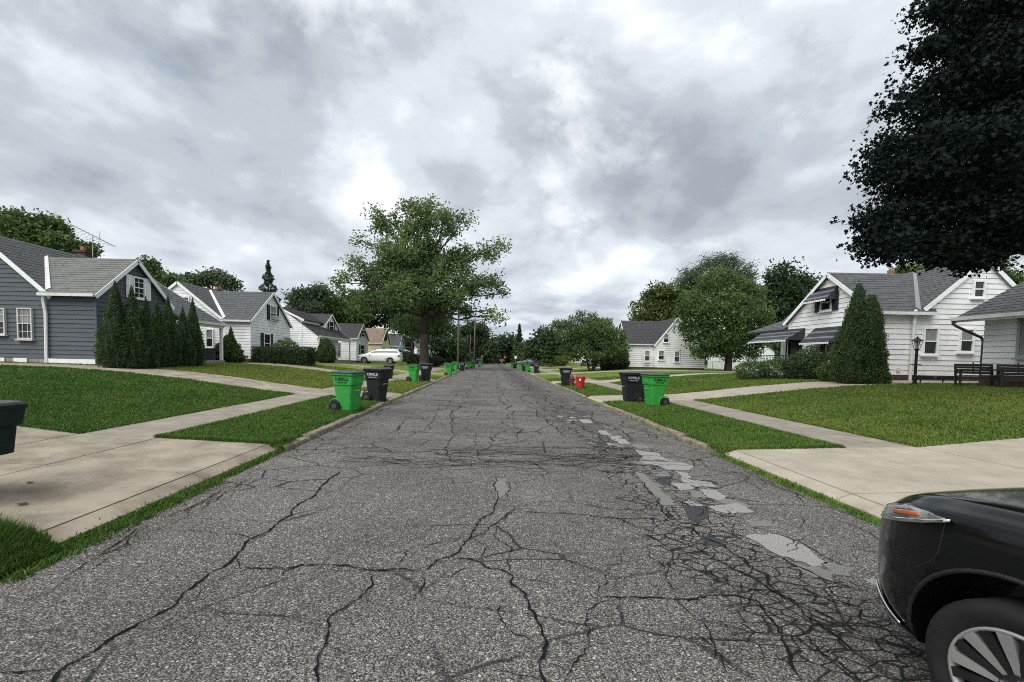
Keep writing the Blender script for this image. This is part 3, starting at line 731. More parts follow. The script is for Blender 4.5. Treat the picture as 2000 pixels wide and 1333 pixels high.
def cape(name, label, sx, y0, y1, zb, af, ar, ab, ze, zr, wing, mw, mr, mr2=None, e=.2, single=False, detail=True, found=None, front_porch=None, ovh=.28, group=None, chim=None, wallback=None, flash=None):
    """storey-and-a-half house: main ridge along the street, front-gabled wing toward the street.
       af/ar/ab = distance of main front wall / ridge / back wall from the camera axis; wing = (aw, wy0, wy1, wze, wzr)"""
    aw, wy0, wy1, wze, wzr = wing if wing else (af, y0, y1, ze, zr)
    rt = thing(name, label, 'house', (sx*aw, (y0+y1)/2, zb), 0, group)
    P = lambda a, y, z: Vector((sx*a, y, zb+z)); AX = Vector((sx, 0, 0)); mr2 = mr2 or mr; zf = .28
    # near gable wall (facing the camera side), far gable wall
    poly = [(af, zf), (ab, zf), (ab, ze), (ar, zr), (af, ze)]
    if wing and abs(wy0-y0) < .01:   # wing side wall flush with the gable: one wall
        poly_w = [(aw, zf), (af, zf), (af, wze), (aw, wze)]
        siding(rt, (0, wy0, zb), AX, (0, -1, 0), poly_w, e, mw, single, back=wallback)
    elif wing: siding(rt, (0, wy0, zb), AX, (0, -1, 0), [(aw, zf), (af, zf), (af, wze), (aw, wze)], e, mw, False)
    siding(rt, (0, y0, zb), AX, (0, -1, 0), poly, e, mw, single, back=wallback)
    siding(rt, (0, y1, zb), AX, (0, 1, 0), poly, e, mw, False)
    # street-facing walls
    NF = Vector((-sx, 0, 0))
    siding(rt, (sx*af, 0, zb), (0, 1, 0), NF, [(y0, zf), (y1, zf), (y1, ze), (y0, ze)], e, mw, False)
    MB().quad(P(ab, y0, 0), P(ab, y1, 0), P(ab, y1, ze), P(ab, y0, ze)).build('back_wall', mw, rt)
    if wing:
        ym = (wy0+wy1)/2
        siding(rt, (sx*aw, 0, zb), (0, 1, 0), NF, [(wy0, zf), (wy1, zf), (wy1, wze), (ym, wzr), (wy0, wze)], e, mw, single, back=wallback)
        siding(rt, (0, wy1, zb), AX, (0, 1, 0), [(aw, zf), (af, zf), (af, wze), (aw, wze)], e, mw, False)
    for aa, yy in ((aw, wy0), (aw, wy1), (af, y0), (af, y1)) if wing else ((af, y0), (af, y1)):
        if (aa, yy) == (af, y0) and wing and wy0 == y0: continue
        top = wze if aa == aw else ze; hw = .045
        MB().box(sx*aa-hw, sx*aa+hw, yy-.045, yy+.045, zb+zf, zb+top-.02).build('corner_board', mw, rt)
    # roofs
    sl = (zr-ze)/(ar-af); o = ovh
    def main_slope(a_e, z_e, ya, yb, mm, n=18): roof(rt, P(a_e, ya, z_e), P(a_e, yb, z_e), P(ar, yb, zr+.04), P(ar, ya, zr+.04), mm, n)
    main_slope(af-o, ze-o*sl+.04, y0-.12, y1+.12, mr)
    slb = (zr-ze)/(ab-ar); main_slope(ab+o, ze-o*slb+.04, y0-.12, y1+.12, mr)
    for yy in (y0-.13, y1+.13):
        rake(rt, P(af-o, yy, ze-o*sl-.07), P(ar, yy, zr-.07)); rake(rt, P(ab+o, yy, ze-o*slb-.07), P(ar, yy, zr-.07))
    if wing:
        ws = (wzr-wze)/(ym-wy0); ai = ar - (zr-wzr)/sl if wzr < zr else ar
        for yy, s in ((wy0, -1), (wy1, 1)):
            ae = min(af + max(0, (wze-ze))/sl, ar) + .1
            E0, E1 = P(aw-.18, yy+s*o*.8, wze-o*.8*ws+.05), P(af+.15, yy+s*o*.8, wze-o*.8*ws+.05)
            roof(rt, E0, E1, P(ai+.3, ym, wzr+.05), P(aw-.18, ym, wzr+.05), mr2, 16)
            rake(rt, P(aw-.20, yy+s*o*.8, wze-o*.8*ws-.06), P(aw-.20, ym, wzr-.06))
            gutter(rt, P(aw-.16, yy+s*(o*.8+.05), wze-o*.8*ws+.0), P(af+.1, yy+s*(o*.8+.05), wze-o*.8*ws+.0))
    if flash:
        a0 = af+(wze-ze)/sl-.1; MB().beam(P(a0, wy0-.05, wze+.05), P(ai, ym, wzr+.08), .22, .03, (sx*.35, -.35, .8)).build('valley_flashing', flash, rt)
    # foundation
    if single:
        block_row(rt, P(aw, y0-.02, 0), AX, (0, -1, 0), ab-aw-.1, -.25, .27, found or M_BLOCK)
    else:
        MB().box(min(sx*aw, sx*ab), max(sx*aw, sx*ab), y0-.03, wy1 if wing else y1, zb-.4, zb+.275).build('foundation', found or M_BRICK, rt)
    if single: MB().box(min(sx*(aw+.06), sx*ab), max(sx*(aw+.06), sx*ab), y0+.06, wy1 if wing else y1, zb-.4, zb+.27).build('foundation', found or M_BRICK, rt)
    if front_porch:
        pe, pz, py0, py1 = front_porch   # eave distance, eave height, range
        roof(rt, P(pe, py0, pz), P(pe, py1, pz), P(ar-.05, py1, zr+.09), P(ar-.05, py0, zr+.09), mr, 22)
        rake(rt, P(pe, py1+.02, pz-.08), P(ar-.05, py1+.02, zr-.0)); gutter(rt, P(pe-.05, py0, pz-.04), P(pe-.05, py1, pz-.04))
        MB().box(min(sx*(pe+.1), sx*(pe+.3)), max(sx*(pe+.1), sx*(pe+.3)), py0, py1, zb+pz-.24, zb+pz-.05).build('porch_beam', M_TRIM, rt)
        for yy in (py0+.3, py1-.12): MB().box(min(sx*(pe+.12), sx*(pe+.26)), max(sx*(pe+.12), sx*(pe+.26)), yy-.07, yy+.07, zb-.1, zb+pz-.2).build('porch_post', M_TRIM, rt)
        MB().box(min(sx*(pe+.05), sx*af), max(sx*(pe+.05), sx*af), py0, py1, zb-.3, zb+.2).build('porch_floor', M_BLOCK, rt)
    if chim: chimney(rt, sx*chim[0], chim[1], zb+zr-1.2, zb+zr+chim[2])
    return rt, P
def win_y(rt, px0, py0, px1, py1, Y, **k):       # window on a wall that faces the camera side, measured in photo pixels on that wall
    a, b = at(px0, py1, Y), at(px1, py1, Y); t = at((px0+px1)/2, py0, Y); c = (a+b)/2
    return window(rt, c, (1, 0, 0), (0, -1, 0), abs(b.x-a.x), t.z-c.z, **k)
def win_x(rt, px0, py0, px1, py1, X, **k):
    xm = (px0+px1)/2; a, b = atx(px0, py1, X), atx(px1, py1, X); c, t = atx(xm, py1, X), atx(xm, py0, X)
    return window(rt, (X, (a.y+b.y)/2, c.z), (0, 1, 0), (-1 if X > 0 else 1, 0, 0), abs(b.y-a.y), t.z-c.z, **k)

# --- slate blue house, near left
h1, P = cape('clapboard_house', 'slate blue clapboard house with white shutters behind a row of tall evergreens', -1, 18.3, 26.2, .98, 18.55, 21.35, 24.2, 3.12, 5.5,
    (16.5, 18.3, 22.3, 3.12, 4.85), M_GREY, M_SHINGLE, M_SHLIGHT, .185, True, front_porch=(15.95, 2.35, 22.6, 26.3), found=M_BLOCK, chim=None, flash=M_FLASH)
win_y(h1, 38, 602, 67, 663, 18.28, muntin=3, m=M_ALU, frame=.055); win_y(h1, -12, 602, 14, 654, 18.28, muntin=2, m=M_ALU, frame=.055)
win_x(h1, 258, 542, 281, 584, -16.48, muntin=2, shutters=M_TRIM, blind=False)
MB().box(-18.58, -16.5, 18.19, 18.24, .92, 1.26).build('skirt_board', M_TRIM, h1)
downspout(h1, [at(84, 572, 18.12), at(85, 590, 18.17), at(89, 612, 18.2), at(91, 716, 18.2)], M_TRIM, .06)
for px in (0, 44): MB().box(at(px-16, 716, 18.2).x, at(px+10, 716, 18.2).x, 18.17, 18.20, 1.0, 1.26).build('basement_window', M_TRIM, h1)
chimney_px(h1, 163, 21, 482, 23.2)
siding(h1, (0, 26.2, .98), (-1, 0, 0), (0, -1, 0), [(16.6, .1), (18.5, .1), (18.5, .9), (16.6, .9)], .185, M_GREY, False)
ant = thing('tv_antenna', 'old rooftop television antenna on a thin mast beside the chimney', 'antenna', (-21.0, 22.9, 6.3))
def antenna():
    b = at(181, 505, 23); t = at(181, 462, 23); MB().tube([b, t], .022, 6).build('mast', M_GALV, ant)
    d = Vector((.75, .35, -.38)); bo = MB().tube([t-d*1.1+Vector((0, 0, .1)), t+d*1.1+Vector((0, 0, .0))], .025, 5).build('boom', M_GALV, ant)
    for k in range(9):
        c = t + d*(-.85+k*.21); l = 1.9-.15*k; MB().tube([c-Vector((.8, -.5, .12))*l*.5, c+Vector((.8, -.5, -.12))*l*.5], .008, 4).build('rod', M_GALV, ant)
    MB().tube([t+Vector((.3, .1, .3)), t+Vector((.15, .1, -.9))], .015, 4).build('rod', M_GALV, ant)
antenna()

# --- white house with grey roof, second on the left
h2, P = cape('clapboard_house', 'white house with grey shingle roof and dark shutters behind the long hedge', -1, 30.0, 38.6, .98, 18.4, 21.4, 24.4, 3.05, 5.45,
    (16.5, 30.0, 35.8, 3.02, 5.22), M_WHITE, M_SHINGLE, M_SHINGLE, .2, False, found=M_BRICK, flash=M_TRIM)
win_y(h2, 403, 643, 418, 679, 29.98); win_y(h2, 357, 580, 371, 600, 29.98, blind=False)
win_x(h2, 526, 598, 539, 626, -16.48, shutters=M_SHUT, ac=True); win_x(h2, 514, 652, 527, 690, -16.48, shutters=M_SHUT, blind=False)
win_x(h2, 551, 658, 566, 690, -16.48, muntin=3);
chimney_px(h2, 424, 14, 560, 34.5)
# --- white house with charcoal roof and porch, third on the left
h3, P = cape('clapboard_house', 'white house with charcoal roof sweeping down over its front porch', -1, 40.7, 50.0, .88, 17.6, 19.6, 22.2, 4.1, 5.05,
    (17.3, 45.1, 49.5, 3.75, 5.1), M_WHITE, M_SHDARK, M_SHDARK, .2, False, found=M_BRICK, front_porch=(15.9, 2.5, 40.6, 50.1))
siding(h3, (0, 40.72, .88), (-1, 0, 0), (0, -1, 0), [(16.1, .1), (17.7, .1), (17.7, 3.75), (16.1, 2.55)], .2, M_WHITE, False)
win_x(h3, 642, 628, 651, 648, -17.28, shutters=M_SHUT, blind=False); win_x(h3, 657, 670, 664, 698, -17.55)
downspout(h3, [at(624, 660, 40.5), at(620, 680, 40.5), at(619, 713, 40.5)], M_TRIM)
chimney_px(h3, 560, 11, 596, 43.5)
# --- fourth to sixth, left
h4, P = cape('clapboard_house', 'white house with charcoal roof behind the parked white minivan', -1, 53.7, 60.4, .70, 18.4, 21.2, 24, 3.05, 5.2, (16.5, 53.7, 58.7, 3.1, 4.95), M_WHITE, M_SHDARK, None, .22, False)
win_x(h4, 704, 645, 712, 659, -16.48, shutters=M_SHUT, blind=False); win_x(h4, 703, 674, 711, 692, -16.48, shutters=M_SHUT, blind=False)
h5, P = cape('clapboard_house', 'cream yellow house with weathered brown shingle roof', -1, 66.0, 73, .65, 18.6, 21.2, 24, 3.0, 5.5, (16.5, 66.0, 71.6, 3.0, 5.25), M_CREAM, M_SHBROWN, None, .22, False, found=M_BLOCK)
win_x(h5, 750, 651, 755, 665, -16.48, m=M_DARKM, blind=False); win_x(h5, 747, 680, 752, 692, -16.48, m=M_DARKM, blind=False)
h6, P = cape('clapboard_house', 'pale blue house with grey roof and white door awning', -1, 78.5, 86, .62, 18.6, 21.2, 24, 3.0, 5.4, (16.5, 79.0, 83, 3.0, 5.1), M_BLUE, M_SHINGLE, None, .22, False, found=M_BLOCK)
aw6 = MB().prism([(-16.4, 82.4, 3.0), (-15.3, 82.4, 2.5), (-16.4, 82.4, 2.5)], (0, 1.6, 0)).build('door_awning', M_TRIM, h6)
h7, _ = cape('clapboard_house', 'slate grey house half hidden beyond the pale blue house', -1, 91, 98, .6, 18.6, 21.2, 24, 3.0, 5.4, (16.8, 91.5, 96, 3.0, 4.9), M_GREY, M_SHINGLE, None, .22, False)
h8, _ = cape('clapboard_house', 'white and pale blue house just right of the big maple trunk', -1, 108, 116, .6, 18.2, 20.4, 23, 3.0, 5.4, (15.6, 110, 115, 3.0, 5.6), M_WHITE, M_SHINGLE, None, .25, False)
h9, _ = cape('clapboard_house', 'small white house with rusty brown roof far down the left side', -1, 126, 134, .6, 17.5, 20.2, 23, 3.0, 5.2, (15.5, 127, 132, 3.0, 5.2), M_WHITE, M_SHBROWN, None, .25, False)
h10, _ = cape('clapboard_house', 'far white house with pale grey roof behind dark evergreens', -1, 138, 147, .6, 16.4, 20, 23, 3.4, 6.6, None, M_WHITE, M_SHLIGHT, None, .25, False)

# --- right side: white house with awnings
r1, P = cape('clapboard_house', 'white house with dark striped metal awnings behind the tall twin evergreen', 1, 18.3, 27.2, .97, 18.25, 20.45, 22.5, 3.3, 5.2,
    (16.2, 18.3, 23.7, 3.0, 5.0), M_WHITE, M_SHINGLE, None, .215, True, found=M_BRICK, flash=M_GALVF)
win_y(r1, 1798, 640, 1828, 694, 18.28); win_y(r1, 1869, 642, 1898, 689, 18.28); win_y(r1, 1896, 548, 1920, 583, 18.28, blind=False)
win_x(r1, 1604, 574, 1626, 608, 16.18, shutters=M_SHUT, blind=False); win_x(r1, 1614, 672, 1634, 706, 16.18, shutters=M_SHUT, blind=False)
downspout(r1, [at(1789, 606, 18.0), at(1787, 618, 18.14), at(1777, 744, 18.2)], M_PIPE, .055)
mt = MB().obox(at(1755, 722, 18.24), (1, 0, 0), (0, 1, 0), (0, 0, 1), .06, .03, .07).build('outlet_box', M_PIPE, r1)
for px in (1802, 1850): 
    q = at(px, 744, 18.2); MB().box(q.x-.42, q.x+.42, 18.14, 18.21, .98, 1.22).build('basement_window', M_GLASS, r1)
def awning(root, X, y0, y1, ztop, drop, out, n, sx, ends=True):
    """sloping metal awning: alternating dark and pale slats, scalloped lower trim"""
    A = lambda y, z, o: Vector((X - sx*o, y, z))
    fr = MB().beam(A(y0, ztop-drop, out), A(y1, ztop-drop, out), .03, .05).build('awning', M_DARKM, root)
    m2 = mat('awning_slat', (.026, .028, .034), .5, (.018, .020, .025), 5, spec=.5); m3 = mat('awning_pale_slat', (.15, .155, .17), .45, (.11, .115, .13), 5, spec=.5)
    for k in range(n):
        t0, t1 = k/n, (k+1)/n
        a, b = A(y0, ztop-drop*t0, out*t0), A(y1, ztop-drop*t0, out*t0); c, d = A(y1, ztop-drop*t1, out*t1), A(y0, ztop-drop*t1, out*t1)
        up = Vector((0, 0, .022)); MB().hexa([a, b, c, d], [a+up*.3, b+up*.3, c+up, d+up]).build('slat', m3 if k % 3 == 2 else m2, fr)
    l = y1-y0; nn = max(4, int(l/.12)); sc = MB()
    for k in range(nn):
        ya, yb = y0+l*k/nn, y0+l*(k+1)/nn; z = ztop-drop
        sc.prism([A(ya, z, out+.01), A(yb, z, out+.01), A(yb-.015, z-.07, out+.01), A((ya+yb)/2, z-.10, out+.01), A(ya+.015, z-.07, out+.01)], (-sx*.012, 0, 0))
    sc.build('valance', M_TRIM, fr)
    if ends:
        for yy in (y0, y1): MB().prism([A(yy, ztop, 0), A(yy, ztop-drop, out), A(yy, ztop-drop, 0)], (0, .012 if yy == y0 else -.012, 0)).build('side_panel', m2, fr)
    return fr
c = atx(1614, 563, 16.18); awning(r1, 16.16, c.y-.75, c.y+.75, c.z, .62, .55, 7, 1)
c = atx(1622, 640, 16.18); awning(r1, 16.16, c.y-.95, c.y+.95, c.z+.02, .75, .75, 8, 1)
chimney_px(r1, 1740, 20, 528, 22.8)
# porch beyond the wing, with its own roof, awning and railing
def r1_porch():
    y0, y1 = 22.45, 25.7; zt = at(1570, 641, 22.45).z
    roof(r1, (16.0, 23.95, zt+.02), (16.0, 27.3, zt+.02), (18.6, 27.3, zt+.95), (18.6, 23.95, zt+.95), M_SHINGLE, 8)
    awning(r1, 16.14, y0, y1, zt, .62, .95, 9, 1)
    MB().box(15.2, 16.15, y0, y1+1, .6, 1.22).build('porch_floor', M_BLOCK, r1)
    for yy in (y0+.05, y1): MB().box(15.24, 15.29, yy-.025, yy+.025, 1.22, zt-.6).build('porch_post', M_DARKM, r1)
    rb = MB()
    for z in (1.32, 2.05): rb.beam((15.26, y0, z), (15.26, y1, z), .035, .04)
    rl = rb.build('railing', M_DARKM, r1)
    for k in range(25): MB().tube([(15.26, y0+.08+k*.13, 1.32), (15.26, y0+.08+k*.13, 2.05)], .012, 5).build('baluster', M_DARKM, rl)
    window(r1, (16.17, 23.1, 1.25), (0, 1, 0), (-1, 0, 0), .95, 2.05, rail=False, sill=False, m=M_DARKM)
    MB().box(18.1, 18.2, 23.8, 27.2, 1.2, zt+.5).build('porch_wall', M_WHITE, r1)
r1_porch()

# --- nearest right house (only its street corner shows)
r0 = thing('clapboard_house', 'nearest white house with low grey roof and a wide picture window', 'house', (16.9, 11, .97))
def house_r0():
    zb = .97; y1 = 15.0; y0 = 4.0; af = 16.95; ze = 2.68
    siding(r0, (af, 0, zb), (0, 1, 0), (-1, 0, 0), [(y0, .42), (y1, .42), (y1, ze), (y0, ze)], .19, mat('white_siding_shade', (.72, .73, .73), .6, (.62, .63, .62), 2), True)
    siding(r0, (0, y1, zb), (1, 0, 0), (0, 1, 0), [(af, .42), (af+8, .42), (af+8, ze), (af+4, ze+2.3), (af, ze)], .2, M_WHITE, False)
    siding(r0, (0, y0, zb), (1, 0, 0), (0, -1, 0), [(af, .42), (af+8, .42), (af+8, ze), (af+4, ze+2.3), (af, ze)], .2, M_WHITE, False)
    MB().box(af+7.9, af+8, y0, y1, zb, zb+ze).build('back_wall', M_WHITE, r0)
    sl = 2.3/4
    roof(r0, (af-.62, y0-.3, zb+ze-.62*sl+.05), (af-.62, y1+.42, zb+ze-.62*sl+.05), (af+4, y1+.42, zb+ze+2.35), (af+4, y0-.3, zb+ze+2.35), M_SHINGLE, 24)
    roof(r0, (af+8.6, y0-.3, zb+ze-.6*sl+.05), (af+8.6, y1+.42, zb+ze-.6*sl+.05), (af+4, y1+.42, zb+ze+2.35), (af+4, y0-.3, zb+ze+2.35), M_SHINGLE, 12)
    MB().box(af-.6, af, y0-.3, y1+.4, zb+ze-.40, zb+ze-.36).build('soffit', M_TRIM, r0)
    MB().box(af-.63, af-.60, y0-.3, y1+.42, zb+ze-.46, zb+ze-.30).build('fascia', M_TRIM, r0)
    gutter(r0, (af-.70, y0-.3, zb+ze-.34), (af-.70, y1+.46, zb+ze-.34))
    rake(r0, (af-.62, y1+.43, zb+ze-.42), (af+4, y1+.43, zb+ze+2.25))
    downspout(r0, [(af-.70, y1+.40, zb+ze-.36), (af-.70, y1+.38, zb+ze-.52), (af-.62, y1+.33, zb+ze-.6), (af-.05, y1+.06, zb+ze-.98), (af+.05, y1+.07, zb+ze-1.1), (af+.05, y1+.07, zb+.1)], mat('bronze_pipe', (.06, .055, .05), .5), .045)
    block_row(r0, (af, y0, zb), (0, 1, 0), (-1, 0, 0), y1-y0, -.2, .41, M_BRICK, .42, 3, True, 'brick_course')
    MB().box(af+.06, af+8, y0, y1-.02, zb-.4, zb+.41).build('foundation', M_BRICK, r0)
    # picture window
    O = Vector((af-.02, 12.35, zb+1.0)); fr = window(r0, O, (0, 1, 0), (-1, 0, 0), 3.3, 1.62, rail=False, frame=.09, m=mat('grey_frame', (.30, .31, .31), .5))
    for yy in (11.5, 13.2): MB().box(af-.09, af-.05, yy-.03, yy+.03, zb+1.05, zb+2.55).build('muntin', M_GALV, fr)
    MB().box(af-.075, af-.06, 10.75, 13.95, zb+1.45, zb+1.48).build('muntin', M_GALV, fr)
    MB().box(af-.10, af-.068, 13.55, 13.9, zb+1.08, zb+2.54).build('curtain', mat('pale_curtain', (.20, .22, .20), .7, stretch=(1, 12, 1)), fr)
house_r0()
# patio strip in front of the near right houses
MB().hexa([(15.3, 11.8, .7), (16.9, 11.8, .7), (16.9, 15.5, .7), (15.3, 15.5, .7)], [(15.3, 11.8, 1.0), (16.9, 11.8, 1.01), (16.9, 15.5, 1.01), (15.3, 15.5, 1.0)]).build('patio', M_WALK, kind='structure')

# --- far right houses
r2, P = cape('clapboard_house', 'white house with dark roof and three small side windows on the right', 1, 50.0, 58, .62, 19.0, 21.3, 24.6, 3.1, 6.0, (16.0, 50.6, 56, 3.1, 5.8), M_WHITE, M_SHDARK, None, .22, False)
chimney_px(r2, 1287, 9, 632, 54.5)
for a, b, c_, d in ((1258, 685, 1269, 706), (1285, 685, 1297, 704), (1316, 686, 1327, 708), (1295, 652, 1306, 670)): win_y(r2, a, b, c_, d, 49.97)
r3, _ = cape('clapboard_house', 'white house glimpsed behind the multi-stemmed shrub tree', 1, 66, 74, .6, 18.5, 21, 24, 3.0, 5.4, (15.5, 67, 72, 3.0, 5.4), M_WHITE, M_SHINGLE, None, .25, False)
r4, _ = cape('clapboard_house', 'far cream house with brown roof between the right-hand trees', 1, 96, 104, .6, 18, 20.5, 23, 3.0, 5.2, (15.0, 97, 102, 3.0, 5.4), M_CREAM, M_SHBROWN, None, .25, False)
gar = thing('garage', 'small white garage behind the round maple on the right', 'garage', (33, 58, .6))
def garage():
    MB().box(31.0, 36.5, 56, 62, .4, 3.2).build('wall', M_WHITE, gar); MB().prism([(31, 56, 3.2), (36.5, 56, 3.2), (33.75, 56, 5.0)], (0, 6, 0)).build('gable', M_WHITE, gar)
    roof(gar, (30.7, 55.8, 3.05), (30.7, 62.2, 3.05), (33.75, 62.2, 5.1), (33.75, 55.8, 5.1), M_SHDARK, 8); roof(gar, (36.8, 55.8, 3.05), (36.8, 62.2, 3.05), (33.75, 62.2, 5.1), (33.75, 55.8, 5.1), M_SHDARK, 8)
    MB().box(32, 35.4, 55.92, 55.98, .6, 2.8).build('door', M_TRIM, gar)
garage()

# ------------------------------------------------------------------ vegetation
LM_MAPLE = leafmat('maple_leaves', (.036, .076, .025), (.165, .240, .080), .42)
LM_MID = leafmat('mid_green_leaves', (.033, .072, .022), (.130, .200, .060), .37)
LM_DEEP = leafmat('deep_green_leaves', (.017, .037, .014), (.064, .104, .036), .28)
LM_YEL = leafmat('olive_leaves', (.042, .068, .016), (.145, .170, .038), .33)
LM_BLUE = leafmat('silvery_leaves', (.034, .062, .032), (.120, .165, .086), .35)
LM_PURP = leafmat('plum_leaves', (.012, .008, .011), (.034, .020, .024), .15)
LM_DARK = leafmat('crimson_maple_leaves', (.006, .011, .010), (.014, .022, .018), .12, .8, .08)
LM_CEDAR = leafmat('arborvitae_sprays', (.016, .040, .011), (.076, .132, .034), .22, .7)
LM_SPRUCE = leafmat('spruce_needles', (.022, .036, .024), (.060, .085, .055), .15)
M_BARK = mat('grey_bark', (.17, .145, .115), .95, (.075, .062, .048), 9, 9, .9, 30, stretch=(1, 1, .25))
M_BARKD = mat('dark_bark', (.055, .047, .040), .95, (.028, .024, .020), 9, 9, .9, 30, stretch=(1, 1, .25))

def unit(v): return v/np.linalg.norm(v, axis=-1, keepdims=True)
def leaf_cards(c, size, aspect=.55, wind=None, droop=0.0, shape='rhomb', flat=0.0):
    """c (N,3) leaf centres -> verts, faces"""
    n = len(c); a = unit(rng.normal(size=(n, 3)) + (0 if wind is None else np.array(wind))); a[:, 2] -= droop; a = unit(a)
    r = rng.normal(size=(n, 3)); r[:, 2] += flat; b = unit(np.cross(a, r)); s = (size*rng.uniform(.6, 1.35, n))[:, None]; nn = np.cross(a, b)
    if shape == 'rhomb':
        v = np.stack([c-a*s*.5, c+b*s*aspect*.5+nn*s*.06, c+a*s*.5, c-b*s*aspect*.5+nn*s*.06], 1).reshape(-1, 3)
        i = np.arange(n)*4; return v, np.stack([i, i+1, i+2, i+3], 1)
    # five-lobed maple outline as a 10-gon fan of quads
    ang = np.radians([0, 36, 62, 90, 128, 180, 232, 270, 298, 324]); rad = np.array([.62, .30, .56, .28, .46, .22, .46, .28, .56, .30])
    v = [c + (a*math.cos(t)*q + b*math.sin(t)*q)*s + nn*s*(.05 if q < .4 else -.05) for t, q in zip(ang, rad)]
    v = np.stack(v, 1).reshape(-1, 3); i = (np.arange(n)*10)[:, None]
    return v, i + np.arange(10)[None, :]
def in_ellipsoid(n, shell=.55):
    d = unit(rng.normal(size=(n, 3))); r = rng.random(n)**(1/3.); r = r*(1-shell)+shell*np.sqrt(r); return d*r[:, None]
def limb_path(p, q, sag, n=6, wob=.04):
    p, q = Vector(p), Vector(q); l = (q-p).length; out = []
    for i in range(n+1):
        t = i/n; v = p.lerp(q, t); v.z += sag*l*math.sin(math.pi*t); v += Vector((random.uniform(-1, 1), random.uniform(-1, 1), random.uniform(-1, 1)))*wob*l*math.sin(math.pi*t); out.append(v)
    return out
def tree(name, label, base, r0, fork, lobes, n_clump, n_leaf, size, lm, clump_r=.18, bark=None, wind=None, droop=0, group=None, cat='tree', stems=1, shape='rhomb', aspect=.55, twigs=True, shell=.5, squash=.7, tone0=.5):
    """lobes: [(centre, (rx, ry, rz))]; fork = height at which limbs leave the trunk"""
    bx, by = base; bz = float(H(bx, by)); rt = thing(name, label, cat, (bx, by, bz), 0, group); bark = bark or M_BARK
    B = Vector((bx, by, bz-.15)); mb = MB()
    top = Vector((bx, by, bz+fork)); hi = max(l[0][2]+l[1][2]*.5 for l in lobes); cen = sum((Vector(l[0]) for l in lobes), Vector())/len(lobes)
    tops = []
    for s in range(stems):
        o = Vector((math.cos(s*2.4)*r0*(1.2 if stems > 1 else 0), math.sin(s*2.4)*r0*(1.2 if stems > 1 else 0), 0)); k = 1 if stems == 1 else .55
        t = top + o*3.0; path = [B+o, B+o+Vector((0, 0, .25))]+[ (B+o).lerp(t, f) + Vector((random.uniform(-.06, .06), random.uniform(-.06, .06), 0))*fork*.3 for f in (.35, .65)] + [t]
        mb.tube(path, [r0*1.5*k, r0*1.12*k, r0*k, r0*.92*k, r0*.8*k], 10); tops.append(t)
    lead = Vector((cen.x*.5+bx*.5, cen.y*.5+by*.5, hi)); mb.tube(limb_path(tops[0], lead, 0, 6, .03), [r0*.78, r0*.62, r0*.5, r0*.38, r0*.27, r0*.17, r0*.05], 8)
    vol = np.array([l[1][0]*l[1][1]*l[1][2] for l in lobes])**.72; vol = vol/vol.sum(); C = []; T = []
    for (c, r), w in zip(lobes, vol):
        c = Vector(c); t0 = random.choice(tops); f = min(.75, max(0, (c.z-t0.z)/max(hi-t0.z, .1)*.55)); st = t0.lerp(lead, f) if stems == 1 else t0
        path = limb_path(st, c, .06, 6); rr = r0*(.30+.35*w*len(lobes)/2)*(1-.4*f); rr = min(rr, r0*.6)
        mb.tube(path, [rr*(1-.14*i) for i in range(7)], 6)
        n = max(3, int(n_clump*w)); p = in_ellipsoid(n, shell)*np.array(r)*.92 + np.array(c)
        if twigs:
            for q in p[:max(4, n//3)]:
                a = random.choice(path[3:]); mb.tube(limb_path(a, Vector(q), .05, 3, .06), [rr*.32, rr*.22, rr*.14, rr*.05], 4, False)
        cr = clump_r*rng.uniform(.7, 1.35, n); m = int(n_leaf/n_clump)
        off = np.clip(rng.normal(size=(n, m, 3)), -1.7, 1.7)*cr[:, None, None]*np.array([1, 1, squash]); C.append((p[:, None, :]+off).reshape(-1, 3))
        ct = np.clip(rng.normal(tone0, .2, n), 0, 1); T.append(np.clip((ct[:, None]+rng.normal(0, .18, (n, m))), 0, 1).ravel())
    mb.build('trunk', bark, rt, smooth=True)
    C = np.concatenate(C); T = np.concatenate(T); v, f = leaf_cards(C, size, aspect, wind, droop, shape)
    npmesh('crown', v, f, lm, rt, T); return rt
def L(px, py, rx, ry, Y, dy=0.0, depth=1.0):
    """a crown lobe seen at a photo position, at distance Y+dy, rx/ry its half-size in photo pixels"""
    c = at(px, py, Y+dy); k = (Y+dy)/FPX; return (tuple(c), (rx*k, (rx+ry)*.5*k*depth, ry*k))

